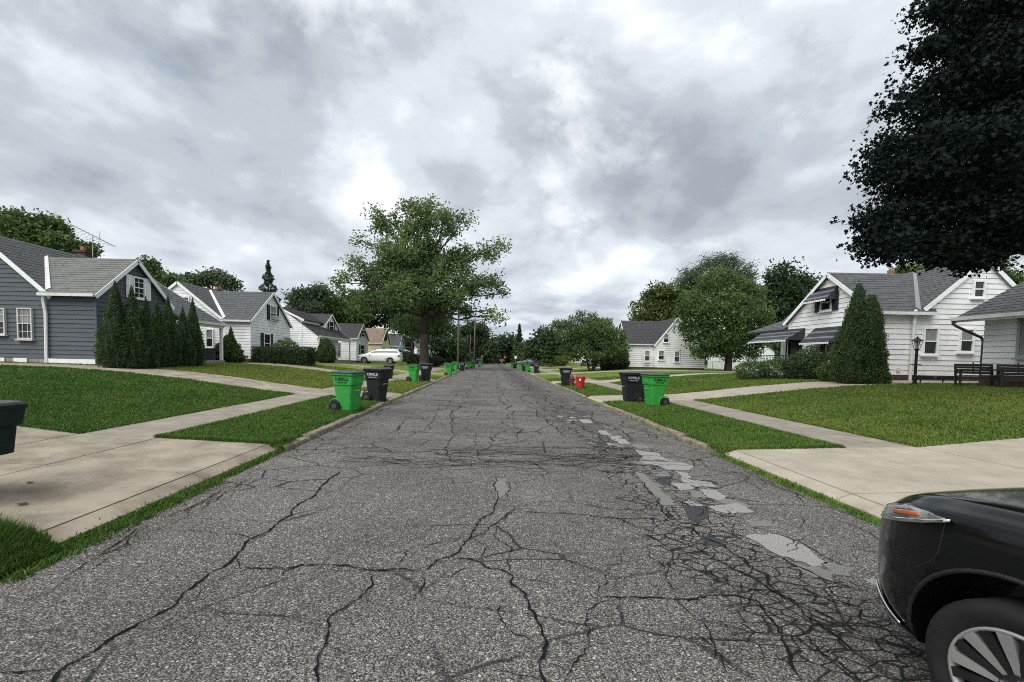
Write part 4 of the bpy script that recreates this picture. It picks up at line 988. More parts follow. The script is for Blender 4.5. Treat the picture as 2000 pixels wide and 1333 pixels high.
# the big silver maple left of the road
bm_ = at(828, 714, 57)
tree('maple_tree', 'big wind-swept maple with a forked trunk left of the road', (bm_.x, 57), .62, 4.2,
     [L(805, 425, 50, 24, 57, 0), L(742, 440, 28, 22, 57, 1), L(868, 440, 38, 26, 57, -1), L(905, 500, 42, 18, 57, 1.5), L(955, 492, 26, 13, 57, -1), L(775, 490, 58, 32, 57, -2),
      L(840, 515, 60, 36, 57, 2), L(722, 530, 38, 20, 57, 0), L(676, 538, 20, 9, 57, -1), L(745, 568, 44, 24, 57, 2), L(800, 572, 56, 36, 57, -3), L(870, 565, 52, 30, 57, -2), L(932, 560, 40, 20, 57, 1),
      L(712, 590, 20, 9, 57, 0), L(968, 552, 18, 12, 57, 2), L(900, 603, 38, 12, 57, 0), L(955, 608, 20, 10, 57, -1.5), L(800, 640, 44, 26, 57, 6), L(850, 622, 32, 22, 57, 4),
      L(818, 468, 44, 34, 57, 0), L(868, 530, 56, 34, 57, 0), L(778, 540, 54, 34, 57, -1), L(845, 590, 56, 24, 57, 1), L(690, 508, 13, 8, 57, 0), L(704, 468, 16, 8, 57, .5), L(735, 413, 13, 8, 57, .5), L(835, 398, 24, 7, 57, 0), L(908, 432, 16, 9, 57, -.5), L(978, 480, 10, 7, 57, -1), L(982, 575, 9, 9, 57, 2), L(972, 622, 8, 9, 57, -1.5), L(662, 548, 8, 5, 57, -1)],
     720, 42000, .36, LM_MAPLE, .56, M_BARKD, tone0=.62, wind=(1.0, 0, .15), shell=.42, squash=.8)
# trees behind the left-hand houses
def crown(name, label, px, py_base, Y, lobes, lm, n=9000, clumps=150, size=None, r0=.3, fork=3, **k):
    b = at(px, py_base, Y); s = size or .0075*Y
    return tree(name, label, (b.x, Y), r0, fork, [L(*l, Y, dy) for *l, dy in [(l if len(l) == 5 else (*l, 0)) for l in lobes]], clumps, n, s, lm, k.pop('clump_r', .011*Y), **k)
crown('garden_tree', 'broad green tree rising behind the slate blue roof', 60, 690, 42, [(35, 445, 40, 30), (85, 450, 38, 30, 1), (120, 480, 30, 22), (10, 440, 20, 24, 2), (60, 480, 50, 28)], LM_MID, 12000, 160, .34, clump_r=.45, bark=M_BARKD)
crown('garden_tree', 'small tree showing just right of the rooftop chimney', 165, 690, 44, [(168, 490, 18, 14), (150, 500, 16, 10)], LM_MID, 2200, 40, .32, clump_r=.4, bark=M_BARKD)
crown('garden_tree', 'tree peeping between the slate blue gable and the white gable', 290, 690, 47, [(290, 525, 18, 18), (310, 550, 26, 16), (335, 555, 24, 14, 1), (280, 560, 20, 20)], LM_MID, 4500, 70, .36, clump_r=.45, bark=M_BARKD)
crown('garden_tree', 'light leafy tree behind the ridge of the second white house', 410, 690, 52, [(385, 548, 28, 10), (418, 545, 28, 12, 1), (445, 555, 18, 10), (365, 555, 16, 9)], LM_BLUE, 5200, 80, .36, clump_r=.42, bark=M_BARKD, wind=(.8, 0, 0))
crown('garden_tree', 'feathery tree left of the dense round trees behind the roofs', 600, 690, 72, [(585, 580, 24, 13), (622, 572, 22, 12, 1), (600, 600, 30, 14)], LM_BLUE, 5000, 80, .48, clump_r=.6, wind=(.6, 0, .3))
crown('garden_tree', 'dense broad tree behind the charcoal roofs', 650, 690, 78, [(640, 600, 44, 24), (690, 595, 40, 30, 2), (610, 615, 34, 14), (665, 620, 60, 20), (715, 585, 34, 26, 4)], LM_MID, 13000, 190, .55, clump_r=.8)
crown('garden_tree', 'dark plum-leaved tree between the roofs and the big maple', 715, 690, 88, [(712, 620, 22, 22), (700, 632, 20, 14)], LM_PURP, 4200, 60, .6, clump_r=.8)
crown('street_tree', 'dark green tree directly behind the big maple trunk', 790, 700, 88, [(775, 610, 50, 36), (815, 630, 48, 32, 2), (850, 640, 36, 28, 3), (870, 665, 34, 18)], LM_DEEP, 14000, 200, .62, clump_r=.9)
crown('street_tree', 'tall thin tree above the street beyond the utility pole', 925, 705, 105, [(928, 640, 18, 14), (905, 650, 16, 12), (942, 655, 14, 10), (925, 668, 22, 14)], LM_DEEP, 6000, 90, .62, clump_r=.8, wind=(.7, 0, 0))
crown('street_tree', 'round street tree beyond the far utility poles', 945, 708, 120, [(940, 690, 24, 22), (915, 690, 20, 20), (955, 680, 12, 14)], LM_DEEP, 6000, 90, .8, clump_r=1.1)
crown('street_tree', 'dark bushy evergreen mass right of the far white house', 893, 708, 100, [(890, 690, 14, 24), (880, 700, 12, 14)], LM_DEEP, 4500, 70, .65, clump_r=.9)
crown('street_tree', 'low dark tree behind the silver car on the left', 868, 708, 135, [(868, 690, 16, 18), (848, 695, 12, 12)], LM_DEEP, 3000, 50, .9, clump_r=1.2)
crown('street_tree', 'large dark tree closing the end of the street', 985, 708, 135, [(985, 675, 24, 24), (1000, 690, 26, 20, 2), (970, 690, 20, 20), (1018, 695, 18, 16)], LM_DEEP, 9000, 130, .9, clump_r=1.2)
crown('street_tree', 'rounded dark tree behind the shrub tree on the right', 1075, 712, 82, [(1068, 672, 26, 30), (1055, 690, 24, 24), (1085, 690, 24, 24), (1050, 705, 20, 14)], LM_DEEP, 9000, 130, .6, clump_r=.85)
crown('street_tree', 'small dark tree standing left of the far right-hand cars', 1030, 710, 118, [(1030, 692, 20, 16), (1045, 697, 16, 14)], LM_DEEP, 4000, 60, .8, clump_r=1.0)
# right-hand trees
sb = at(1155, 727, 46)
tree('shrub_tree', 'multi-stemmed spreading shrub tree on the right-hand lawn', (sb.x, 46), .17, 1.3,
     [L(1115, 650, 34, 22, 46), L(1160, 645, 38, 24, 46, -1), L(1195, 660, 26, 22, 46, 1), L(1100, 632, 22, 12, 46), L(1140, 622, 24, 12, 46, .5), L(1178, 632, 20, 10, 46), L(1120, 680, 30, 16, 46, 1), L(1165, 680, 42, 22, 46, -1.2), L(1205, 685, 22, 18, 46), L(1150, 660, 50, 30, 46, 1), L(1122, 695, 24, 12, 46, .5), L(1190, 700, 24, 13, 46, .5), L(1165, 702, 26, 10, 46, 1)],
     400, 25000, .20, LM_MID, .33, M_BARKD, stems=5, droop=.1, tone0=.42)
rm = at(1422, 725, 45.5)
tree('maple_tree', 'full rounded maple covering the right end of the white house', (rm.x, 45.5), .36, 2.2,
     [L(1405, 560, 48, 34, 45.5), L(1450, 575, 44, 34, 45.5, 1), L(1370, 595, 42, 36, 45.5), L(1420, 610, 60, 40, 45.5, -2), L(1475, 625, 30, 40, 45.5), L(1360, 640, 34, 30, 45.5, 1), L(1410, 655, 58, 28, 45.5, -1), L(1460, 665, 36, 24, 45.5, 1), L(1380, 682, 44, 14, 45.5), L(1440, 690, 44, 12, 45.5)],
     480, 30000, .27, LM_MID, .42, M_BARKD, tone0=.5, wind=(.4, 0, 0))
crown('garden_tree', 'broad olive-green tree behind the white house roof on the right', 1290, 700, 76, [(1290, 585, 42, 26), (1260, 610, 26, 26), (1320, 600, 40, 34, 2), (1285, 625, 50, 26), (1345, 580, 30, 26, 3)], LM_YEL, 14000, 200, .5, clump_r=.75, tone0=.4)
crown('garden_tree', 'tall wind-blown willow rising behind the right-hand maple', 1410, 700, 68, [(1408, 515, 36, 16), (1375, 540, 44, 20), (1440, 530, 30, 18, 1), (1345, 548, 26, 12), (1400, 560, 60, 26), (1460, 545, 18, 16, 2)], LM_BLUE, 14000, 200, .42, clump_r=.6, wind=(1.3, 0, .6), aspect=.3)
crown('garden_tree', 'dark dense tree between the right-hand maple and the white gable', 1540, 700, 60, [(1530, 545, 36, 28), (1565, 565, 34, 26, 1), (1520, 580, 34, 32), (1560, 605, 36, 30), (1515, 630, 30, 26, 2)], LM_DEEP, 15000, 200, .40, clump_r=.6, tone0=.45)
crown('garden_tree', 'pale green tree top above the white house ridge', 1790, 700, 34, [(1775, 530, 26, 9), (1822, 522, 24, 9, 1)], LM_MAPLE, 2600, 40, .26, clump_r=.3)
crown('garden_tree', 'tree top showing past the right end of the white gable', 1955, 700, 30, [(1945, 530, 24, 16), (1970, 548, 24, 14), (1990, 556, 20, 12)], LM_MID, 3000, 50, .22, clump_r=.28, wind=(.7, 0, 0))
# near crimson maple overhanging from the right
nm = (15.7, 10.4)
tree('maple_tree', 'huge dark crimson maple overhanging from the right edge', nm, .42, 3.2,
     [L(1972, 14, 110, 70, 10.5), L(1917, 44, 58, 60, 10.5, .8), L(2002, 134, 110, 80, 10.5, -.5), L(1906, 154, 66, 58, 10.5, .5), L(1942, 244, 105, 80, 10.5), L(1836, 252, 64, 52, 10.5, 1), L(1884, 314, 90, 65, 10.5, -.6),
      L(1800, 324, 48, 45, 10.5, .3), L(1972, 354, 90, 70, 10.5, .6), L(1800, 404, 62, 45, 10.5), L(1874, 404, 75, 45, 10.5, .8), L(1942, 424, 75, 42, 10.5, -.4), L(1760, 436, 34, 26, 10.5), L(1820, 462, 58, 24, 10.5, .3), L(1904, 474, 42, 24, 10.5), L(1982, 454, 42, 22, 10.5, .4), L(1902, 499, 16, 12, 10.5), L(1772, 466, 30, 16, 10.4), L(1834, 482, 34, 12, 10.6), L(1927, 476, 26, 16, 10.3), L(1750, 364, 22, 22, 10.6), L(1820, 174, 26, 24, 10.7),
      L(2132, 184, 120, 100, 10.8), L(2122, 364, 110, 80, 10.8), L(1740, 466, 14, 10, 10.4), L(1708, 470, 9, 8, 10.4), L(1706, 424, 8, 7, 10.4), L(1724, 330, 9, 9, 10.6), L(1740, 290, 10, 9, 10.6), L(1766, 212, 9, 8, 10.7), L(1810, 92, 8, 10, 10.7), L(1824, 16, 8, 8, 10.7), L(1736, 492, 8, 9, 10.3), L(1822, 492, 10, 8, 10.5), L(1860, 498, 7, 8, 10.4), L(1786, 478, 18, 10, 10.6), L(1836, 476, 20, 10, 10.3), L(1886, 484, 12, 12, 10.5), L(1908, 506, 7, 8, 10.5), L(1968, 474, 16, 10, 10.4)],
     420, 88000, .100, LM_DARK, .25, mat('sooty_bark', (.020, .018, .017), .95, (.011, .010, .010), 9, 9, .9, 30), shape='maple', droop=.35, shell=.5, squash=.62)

def spruce(name, label, x, y, h, r, lm, n=2600, size=.3, cat='tree'):
    z = float(H(x, y)); rt = thing(name, label, cat, (x, y, z)); MB().tube([(x, y, z-.1), (x, y, z+h)], [r*.08, .02], 6).build('trunk', M_BARKD, rt)
    t = rng.random(n)**.7; zz = h*(1-t)*.93+h*.07; tier = .75+.25*np.cos(zz/h*60); a = rng.uniform(0, 2*np.pi, n); rr = r*(1-zz/h)*tier*np.sqrt(rng.uniform(.25, 1, n))
    c = np.stack([x+rr*np.cos(a), y+rr*np.sin(a), z+zz-rr*.18], 1); v, f = leaf_cards(c, size, .45, None, .2); npmesh('crown', v, f, lm, rt, np.clip(rng.normal(.5, .2, n), 0, 1)); return rt
q = at(525, 700, 58); spruce('spruce_tree', 'slim spruce spire behind the second white house', q.x, 58, 13.2, 4.4, LM_SPRUCE, 3600, .40)
q = at(1013, 712, 130); spruce('spruce_tree', 'pointed spruce at the far end of the street', q.x, 130, 11.5, 3.4, LM_DEEP, 2200, .8)
q = at(1083, 712, 70); spruce('spruce_tree', 'broad low conifer beside the shrub tree', q.x-.6, 70, 6.2, 2.4, LM_DEEP, 3000, .4)
q = at(860, 712, 92); spruce('spruce_tree', 'dark conifer between the big maple and the utility pole', q.x, 92, 9.6, 3.2, LM_DEEP, 3000, .55)

def evergreen(name, label, x, y, h, r, group=None, tips=1, n=9000, size=.075, power=.62, lm=None, cat='shrub', base=.10, low=.82):
    """clipped arborvitae: dense upright sprays over a solid body, ragged outline"""
    z = float(H(x, y)); rt = thing(name, label, cat, (x, y, z), 0, group); lm = lm or LM_CEDAR
    def prof(t): return np.where(t < base, low+(1-low)*t/base, np.clip(1-(t-base)/(1-base), 0, 1)**power)
    core = MB(); C = []; ph = rng.uniform(0, 6.28, 3)
    spec = [(0, 0, h, r)] + [(rng.uniform(-.45, .45)*r, rng.uniform(-.3, .3)*r, h*rng.uniform(.80, .93), r*.62) for _ in range(tips-1)]
    for ox, oy, hh, rr in spec:
        ring = []
        for t in np.linspace(0, .97, 9):
            k = float(prof(np.array(t)))*rr*.86; ring.append([(x+ox+k*math.cos(a), y+oy+k*math.sin(a), z+hh*t-.03) for a in np.linspace(0, 2*math.pi, 12, endpoint=False)])
        core.rings(ring)
        m = int(n*(hh*rr)/(h*r)); t = 1-np.sqrt(rng.random(m)); t = np.clip(t*.9+rng.random(m)*.12, 0, 1); a = rng.uniform(0, 2*np.pi, m)
        bump = 1+.12*np.sin(3*a+ph[0]+t*5)+.10*np.sin(7*a+ph[1]-t*9)+.08*np.sin(13*a+ph[2]+t*17)+.06*np.sin(t*31+ph[0]); k = prof(t)*rr*bump*rng.uniform(.84, 1.06, m)
        C.append(np.stack([x+ox+k*np.cos(a), y+oy+k*np.sin(a), z+hh*t+rng.normal(0, .02, m)], 1))
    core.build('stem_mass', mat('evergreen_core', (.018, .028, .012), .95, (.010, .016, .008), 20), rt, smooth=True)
    c = np.concatenate(C); v, f = leaf_cards(c, size, .42, (0, 0, 1.6), 0); npmesh('foliage', v, f, lm, rt, np.clip(rng.normal(.42, .22, len(c)), 0, 1)); return rt
EV = [(228, 716, 542, 25, 17.3, 'first, tallest of the clipped evergreens nearest the slate blue corner', 1), (260, 716, 553, 23, 17.6, 'second evergreen in the row, with twin tips under the shuttered window', 2),
      (287, 716, 576, 18, 18.1, 'short narrow evergreen third from the slate blue corner', 1), (309, 716, 578, 17, 18.8, 'fourth evergreen in the row below the right rake board', 1), (330, 716, 572, 17, 19.6, 'fifth evergreen in the row, slim with a sharp tip', 1),
      (358, 716, 597, 18, 20.6, 'broad evergreen sixth in the row before the porch', 1), (378, 716, 578, 16, 21.4, 'last slim evergreen of the row beside the porch eave', 1)]
for px, pb, pt, pr, Y, lab, tips in EV:
    Y += .25; b = at(px, pb, Y-.5); t = at(px, pt, Y-.5); x = b.x
    evergreen('evergreen_shrub', lab, x, Y-.5, t.z-float(H(x, Y-.5)), pr*Y/FPX, 'evergreens along the slate blue house', tips, 9000, .07, 1.05, base=.36, low=.94)
b = at(446, 718, 28.2); evergreen('evergreen_shrub', 'squat pyramidal evergreen with a thin spire before the second white house', b.x, 28.2, at(446, 652, 28.2).z-float(H(b.x, 28.2)), 29*28.2/FPX, None, 1, 8000, .11, .75, base=.2)
evergreen('evergreen_shrub', 'thin leader sprouting beside the squat pyramidal evergreen', b.x+.25, 28.1, at(453, 636, 28.2).z-float(H(b.x, 28.2)), .42, None, 1, 2500, .10, .8)
b = at(637, 713, 39); evergreen('evergreen_shrub', 'rounded cone shrub at the corner of the porch house', b.x, 39, at(637, 659, 39).z-float(H(b.x, 39)), 18*39/FPX, None, 1, 5000, .14, .45, base=.3)
b = at(1681, 745, 16.6)
evergreen('evergreen_shrub', 'tall twin-topped evergreen in front of the white awning house', at(1670, 700, 17).x, 17.0, at(1674, 546, 17).z-float(H(b.x, 17)), 33*17/FPX, None, 1, 15000, .075, .72, base=.25, low=.92)
evergreen('evergreen_shrub', 'shorter trunk of dense evergreen leaning against the tall twin', at(1697, 700, 16.7).x, 16.7, at(1696, 570, 16.7).z-float(H(b.x, 17)), 26*17/FPX, None, 1, 10000, .075, .55, base=.35, low=.9)
evergreen('evergreen_shrub', 'little ball of evergreen at the foot of the tall twin', at(1716, 740, 16.4).x, 16.3, 1.05, .26, None, 1, 1500, .08, .4)

def bush(name, label, c, r, n, size, lm, group=None, cat='shrub', box=False, core=True, tone=.45):
    x, y = c[0], c[1]; z = float(H(x, y)); rt = thing(name, label, cat, (x, y, z), 0, group); rx, ry, rz = r
    d = unit(rng.normal(size=(n, 3)))
    if box: d = d/np.max(np.abs(d)**6, axis=1, keepdims=True)**(1/6.)*.92
    k = rng.uniform(.93, 1.04, n) if box else rng.uniform(.80, 1.05, n)*(1+.10*np.sin(d[:, 0]*9+d[:, 2]*7+x))*(1+.07*np.sin(d[:, 1]*13+d[:, 0]*11))
    p = d*k[:, None]*np.array([rx, ry, rz]) + np.array([x, y, z+rz*.95]); p = p[p[:, 2] > z-.02]
    v, f = leaf_cards(p, size, .6); npmesh('foliage', v, f, lm, rt, np.clip(rng.normal(tone, .22, len(p)), 0, 1))
    if core:
        cb = MB(); rings = []
        for t in np.linspace(-.98, .98, 8):
            w = (1-abs(t)**(6 if box else 2))**(1/(6. if box else 2))*.84; rings.append([(x+rx*w*math.cos(a), y+ry*w*math.sin(a), z+rz*.95+rz*.84*t) for a in np.linspace(0, 2*math.pi, 14, endpoint=False)])
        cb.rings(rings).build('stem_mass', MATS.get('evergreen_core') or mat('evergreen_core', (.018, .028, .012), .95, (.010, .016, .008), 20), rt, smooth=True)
    return rt
b = at(543, 716, 29); bush('hedge', 'long dark clipped hedge under the windows of the second white house', (b.x, 30.0), (57*29/FPX, 1.0, .62), 15000, .10, LM_DEEP, None, 'hedge', True)
b = at(590, 712, 33); bush('hedge', 'lower clipped hedge block at the right end of the long hedge', (b.x-.3, 33.0), (1.0, .9, .52), 4500, .11, LM_DEEP, None, 'hedge', True)
b = at(558, 684, 31); bush('leafy_shrub', 'loose light-green shrub sprouting above the long hedge', (b.x, 30.9), (1.0, .5, .85), 2600, .13, LM_MID, core=False, tone=.65)
for px, pyb, Y, rr, lab, lm, s in ((1470, 736, 21.5, (.8, .6, .45), 'low perennial clump at the left end of the porch bed', LM_MID, .08), (1520, 738, 21, (.9, .6, .5), 'green flowering clump below the porch railing', LM_MID, .08),
      (1560, 738, 20.2, (.8, .6, .62), 'dark rounded shrub under the lower awning', LM_DEEP, .08), (1600, 740, 19.4, (.8, .6, .62), 'leafy dark shrub between the awning and the twin evergreen', LM_DEEP, .08), (1630, 744, 18.2, (.7, .5, .42), 'low leafy plants beside the twin evergreen', LM_MID, .08),
      (1582, 732, 20.9, (.6, .5, .78), 'taller green shrub below the navy shutter', LM_MID, .08)):
    b = at(px, pyb, Y); bush('garden_shrub', lab, (min(b.x, 15.7), Y), rr, 3200, s, lm, 'shrubs in the porch bed', core=False, tone=.4)
b = at(1205, 722, 48); bush('evergreen_shrub', 'dark rounded evergreen at the corner of the white house on the right', (b.x, 48.6), (1.1, 1.0, 1.25), 5000, .16, LM_DEEP)
b = at(1190, 722, 47.5); bush('hedge', 'low boxy dark bush beside the shrub tree stems', (b.x+.1, 47.8), (.9, .8, .5), 3000, .15, LM_DEEP, None, 'hedge', True)
b = at(1213, 690, 49.6); evergreen('evergreen_shrub', 'tall dark columnar evergreen against the white house corner', b.x, 49.4, 4.6, .8, None, 1, 3500, .18, .5)
b = at(1094, 712, 69); bush('garden_shrub', 'bright yellow-green shrub near the white van', (b.x, 69), (1.2, 1, .8), 1800, .22, LM_YEL, tone=.8)
b = at(787, 708, 74); bush('garden_shrub', 'round dark bush by the pale blue house', (b.x, 75), (1.2, 1, .9), 2000, .25, LM_DEEP)
for px, Y, lab in ((812, 60, 'low shrubs round the foot of the big maple, left'), (846, 61, 'low shrub just right of the big maple trunk')):
    b = at(px, 712, Y); bush('garden_shrub', lab, (b.x, Y), (1.6, 1, .75), 1800, .22, LM_DEEP)
# distant tree line that closes the view behind the houses
def treeline():
    C = []
    for (x0, x1, y, h0, h1, n) in ((-190, -30, 120, 5, 9, 9000), (-30, 40, 230, 6, 10, 5000), (26, 190, 110, 5, 8, 9000), (-14, -5, 170, 4, 8, 1500), (6, 20, 175, 4, 7, 1500)):
        x = rng.uniform(x0, x1, n); h = h0+(h1-h0)*fb(x, x*0+y, .08, 55)*1.6; z = rng.random(n)**.7*h; C.append(np.stack([x, y+rng.normal(0, 2.5, n), z+.5], 1))
    c = np.concatenate(C); v, f = leaf_cards(c, 1.5, .7); npmesh('distant_woods', v, f, LM_DEEP, None, np.clip(rng.normal(.5, .2, len(c)), 0, 1), 'stuff')
treeline()

# ------------------------------------------------------------------ wheelie bins
def bin_mats(kind):
    if kind == 'green': return mat('bin_green', (.030, .30, .045), .6, (.022, .235, .034), 8, spec=.4), mat('bin_lid_black', (.028, .030, .034), .35, (.020, .022, .025), 10, spec=.5)
    if kind == 'teal': return mat('bin_dark_teal', (.010, .021, .018), .65, (.007, .015, .013), 8, spec=.2), mat('bin_dark_teal', (0, 0, 0))
    return mat('bin_charcoal', (.015, .018, .020), .6, (.010, .012, .014), 8, spec=.25), mat('bin_lid_black', (0, 0, 0))
M_RUB = mat('rubber', (.012, .012, .012), .8, (.008, .008, .008), 12)
def text_mesh(name, body, size, m, parent, M):
    cu = bpy.data.curves.new(name, 'FONT'); cu.body = body; cu.size = size; cu.align_x = 'CENTER'; cu.align_y = 'CENTER'; cu.extrude = .002; cu.offset = size*.022
    cu.resolution_u = 2; tmp = bpy.data.objects.new('tmp', cu); COL.objects.link(tmp); bpy.context.view_layer.update()
    me = bpy.data.meshes.new_from_object(tmp); bpy.data.objects.remove(tmp); me.name = name; me.materials.clear(); me.materials.append(m)
    o = bpy.data.objects.new(name, me); COL.objects.link(o); o.parent = parent; o.matrix_local = M; ORG[o.name] = ORG[parent.name]; return o
def rrect(hx, hy, z, rad=.07, cy=0.0, n=3):
    out = []
    for qx, qy, a0 in ((1, 1, 0), (-1, 1, 90), (-1, -1, 180), (1, -1, 270)):
        for k in range(n+1):
            a = R(a0+90*k/n); out.append((qx*(hx-rad)+rad*math.cos(a), cy+qy*(hy-rad)+rad*math.sin(a), z))
    return out
def make_bin(kind, s=1.0, text=True, name='wheelie_bin'):
    """local: +x = front (opening edge), wheels at -x; sides face +-y; rests at z=0"""
    mb_, ml = bin_mats(kind); rt = thing(name, '', 'wheelie bin')
    ORG[rt.name] = Matrix.Identity(4)
    # body: tapering tub, wheel recess at the low back edge, stepped collar, rim
    def ring(z, x0, x1, hy, rad=.06):
        x0, x1 = x0*.86, x1*.86; return [((x0+x1)/2 + p[0], p[1], p[2]) for p in rrect((x1-x0)/2, hy, z, rad)]
    b = MB().rings([ring(.02, -.20, .225, .215), ring(.05, -.215, .235, .225), ring(.30, -.255, .262, .245), ring(.60, -.295, .298, .268), ring(.68, -.305, .310, .274), ring(.70, -.325, .335, .292), ring(.93, -.350, .365, .308), ring(.95, -.375, .395, .335, .07), ring(1.0, -.38, .40, .34, .07)])
    b.box(-.37, -.27, -.20, .20, .93, .985)          # handle root
    b.obox((.297, 0, .80), (1, 0, 0), (0, 1, 0), (0, 0, 1), .012, .11, .05)
    body = b.build('body', mb_, rt, local=True, smooth=False, bevel=.008)
    MB().tube([(-.38, -.27, .955), (-.38, .27, .955)], .018, 8).build('handle', mb_, rt, local=True, smooth=True)
    MB().tube([(.265, -.12, .55), (.265, .12, .55)], .014, 6).build('lift_bar', M_GALV, rt, local=True)
    lid = MB().rings([ring(1.003, -.40, .425, .352, .07), ring(1.03, -.40, .425, .352, .07), ring(1.055, -.33, .36, .29, .07), ring(1.065, -.16, .2, .15, .06)], True, True).build('lid', ml, rt, local=True, bevel=.006)
    for s_ in (-1, 1):
        y0 = s_*.262; w = MB().tube([(-.225, y0-.035*s_, .15), (-.225, y0-.035*s_+.0, .15), (-.225, y0+.035*s_, .15)], [.02, .15, .15], 20)
        wo = w.build('wheel', M_RUB, rt, local=True, smooth=False, bevel=.01)
        MB().tube([(-.225, y0+.036*s_, .15), (-.225, y0+.044*s_, .15)], .07, 12).build('hub', mat('hub_grey', (.05, .05, .05), .5), wo, local=True)
        ar = [(-.225+.185*math.cos(a), s_*.24, .15+.185*math.sin(a)) for a in np.linspace(R(-10), R(150), 9)]
        MB().tube(ar, .016, 5).build('wheel_arch', mb_, rt, local=True)
    MB().tube([(-.225, -.26, .15), (-.225, .26, .15)], .014, 6).build('axle', M_GALV, rt, local=True)
    if text:
        mt_ = mat('black_print', (.012, .02, .012), .6) if kind == 'green' else mat('white_print', (.36, .39, .39), .6)
        for s_ in (-1, 1):
            tilt = math.atan2(.016, .23)
            for body_, sz, zz in (('KIMBLE', .118, .855), ('1-800-201-0005', .045, .765)):
                yy = .292+(.308-.292)*(zz-.70)/.23 + .004
                M = Matrix.Translation((.0, s_*yy, zz)) @ Matrix.Rotation(0 if s_ < 0 else math.pi, 4, 'Z') @ Matrix.Rotation(math.pi/2 + tilt*-1, 4, 'X')
                text_mesh('lettering', body_, sz, mt_, rt, M)
    if s != 1: rt.scale = (s, s, s)
    return rt
PROTO = {}
def put_bin(kind, px, py, rz, label, s=1.0, group=None, tilt=0, text=True):
    key = kind
    if key not in PROTO: o = PROTO[key] = make_bin(kind)
    else: o = copy_tree(PROTO[key])
    g = G(px, py); o.location = g; o.rotation_euler = (0, tilt, R(rz)); o.scale = (s, s, s); o['label'] = label
    if group: o['group'] = group
    return o
GB = 'bins set out along the kerb'
put_bin('green', 680, 803, -14, 'green bin with black lid, nearest on the left verge', 1.04, GB)
put_bin('dark', 737, 784, -16, 'charcoal bin standing behind the nearest left green bin', 1.07, GB)
put_bin('dark', 1231, 786, 180, 'charcoal bin with white lettering beside the green bin on the right verge', 1.04, GB)
put_bin('dark', 1258, 780, 184, 'second charcoal bin mostly hidden behind the right-hand green bin', 1.0, GB)
put_bin('green', 1277, 793, 190, 'green bin with black lid, nearest on the right verge', 1.02, GB)
put_bin('green', 808, 746, -8, 'green bin second along the left kerb, beside a charcoal one', 1.0, GB)
put_bin('dark', 832, 745, -8, 'charcoal bin right of the second green bin on the left', 1.04, GB)
put_bin('green', 877, 735, -8, 'green bin third along the left kerb, standing alone', 1.0, GB)
put_bin('green', 889, 726, -8, 'green bin just behind the lone third one, left of the pole', 1.0, GB)
put_bin('dark', 902, 725, -6, 'charcoal bin leaning beside the utility pole', 1.0, GB, tilt=.11)
put_bin('green', 915, 721, -6, 'green bin beyond the utility pole, left of a pair', .95, GB)
put_bin('green', 923, 720, -6, 'green bin beyond the utility pole, right of a pair', .95, GB)
put_bin('dark', 760, 740, -8, 'dark bin half hidden behind the near left charcoal bin', .8, GB)
put_bin('dark', 1104, 754, 178, 'charcoal bin left of the fire hydrant', 1.0, GB)
put_bin('dark', 1047, 730, 178, 'charcoal bin alone beyond the fire hydrant', 1.0, GB)
put_bin('green', 1030, 727, 178, 'green bin left of the lone charcoal bin far right kerb', .95, GB)
put_bin('dark', 1023.5, 726.5, 178, 'dark bin squeezed between two far green bins', .95, GB)
put_bin('green', 1018, 723.5, 178, 'green bin behind the squeezed dark one', .95, GB)
put_bin('dark', 1006, 720.5, 178, 'small far charcoal bin on the right kerb', .95, GB)
put_bin('green', 1000.5, 719, 178, 'farthest green bin on the right kerb', .95, GB)
put_bin('green', 938, 717, -6, 'farthest green bin on the left kerb', .95, GB)

# dark bin cut by the left edge of the view: wide hopper on a slimmer tub
def edge_bin():
    m, _ = bin_mats('teal'); c = Vector((-5.17, 4.08, 0)); c.z = float(H(c.x, c.y)); rt = thing('refuse_bin', 'dark teal bin with a flared hopper cut off by the left edge', 'bin', c)
    def ring(z, hx, hy, rad=.05): return [(c.x+p[0], c.y+p[1], c.z+p[2]) for p in rrect(hx, hy, z, rad)]
    MB().rings([ring(0, .20, .22), ring(.05, .21, .23), ring(.40, .24, .25), ring(.43, .35, .33), ring(.70, .375, .34), ring(.72, .415, .36), ring(.88, .435, .375), ring(.885, .445, .385), ring(.925, .45, .39)]).build('body', m, rt, bevel=.008)
    MB().rings([ring(.927, .44, .38, .08), ring(.95, .43, .37, .08), ring(.965, .36, .30, .08)]).build('lid', mat('bin_lid_black', (0, 0, 0)), rt)
    for s in (-1, 1):
        w = MB().tube([(c.x-.24, c.y+s*.24-.03, c.z+.13), (c.x-.24, c.y+s*.24+.03, c.z+.13)], .13, 18).build('wheel', M_RUB, rt)
edge_bin()
# red tub and hydrant
def red_tub():
    g = G(1133, 760); m = mat('red_plastic', (.42, .022, .026), .5, (.34, .018, .02), 8, spec=.4); rt = thing('plastic_tub', 'red round plastic tub on the right verge', 'tub', g)
    cir = lambda r, z: [(g.x+r*math.cos(a), g.y+r*math.sin(a), g.z+z) for a in np.linspace(0, 2*math.pi, 24, endpoint=False)]
    MB().rings([cir(.18, 0), cir(.235, .55), cir(.24, .57), cir(.265, .58), cir(.265, .64), cir(.25, .645), cir(.24, .60), cir(.20, .12)], True, True).build('body', m, rt)
    for s in (-1, 1): MB().tube([(g.x+s*.262, g.y-.08, g.z+.58), (g.x+s*.30, g.y-.08, g.z+.52), (g.x+s*.30, g.y+.08, g.z+.52), (g.x+s*.262, g.y+.08, g.z+.58)], .014, 5).build('handle', m, rt)
    MB().box(g.x-.10, g.x-.02, g.y-.262, g.y-.255, g.z+.44, g.z+.54).build('sticker', M_TRIM, rt)
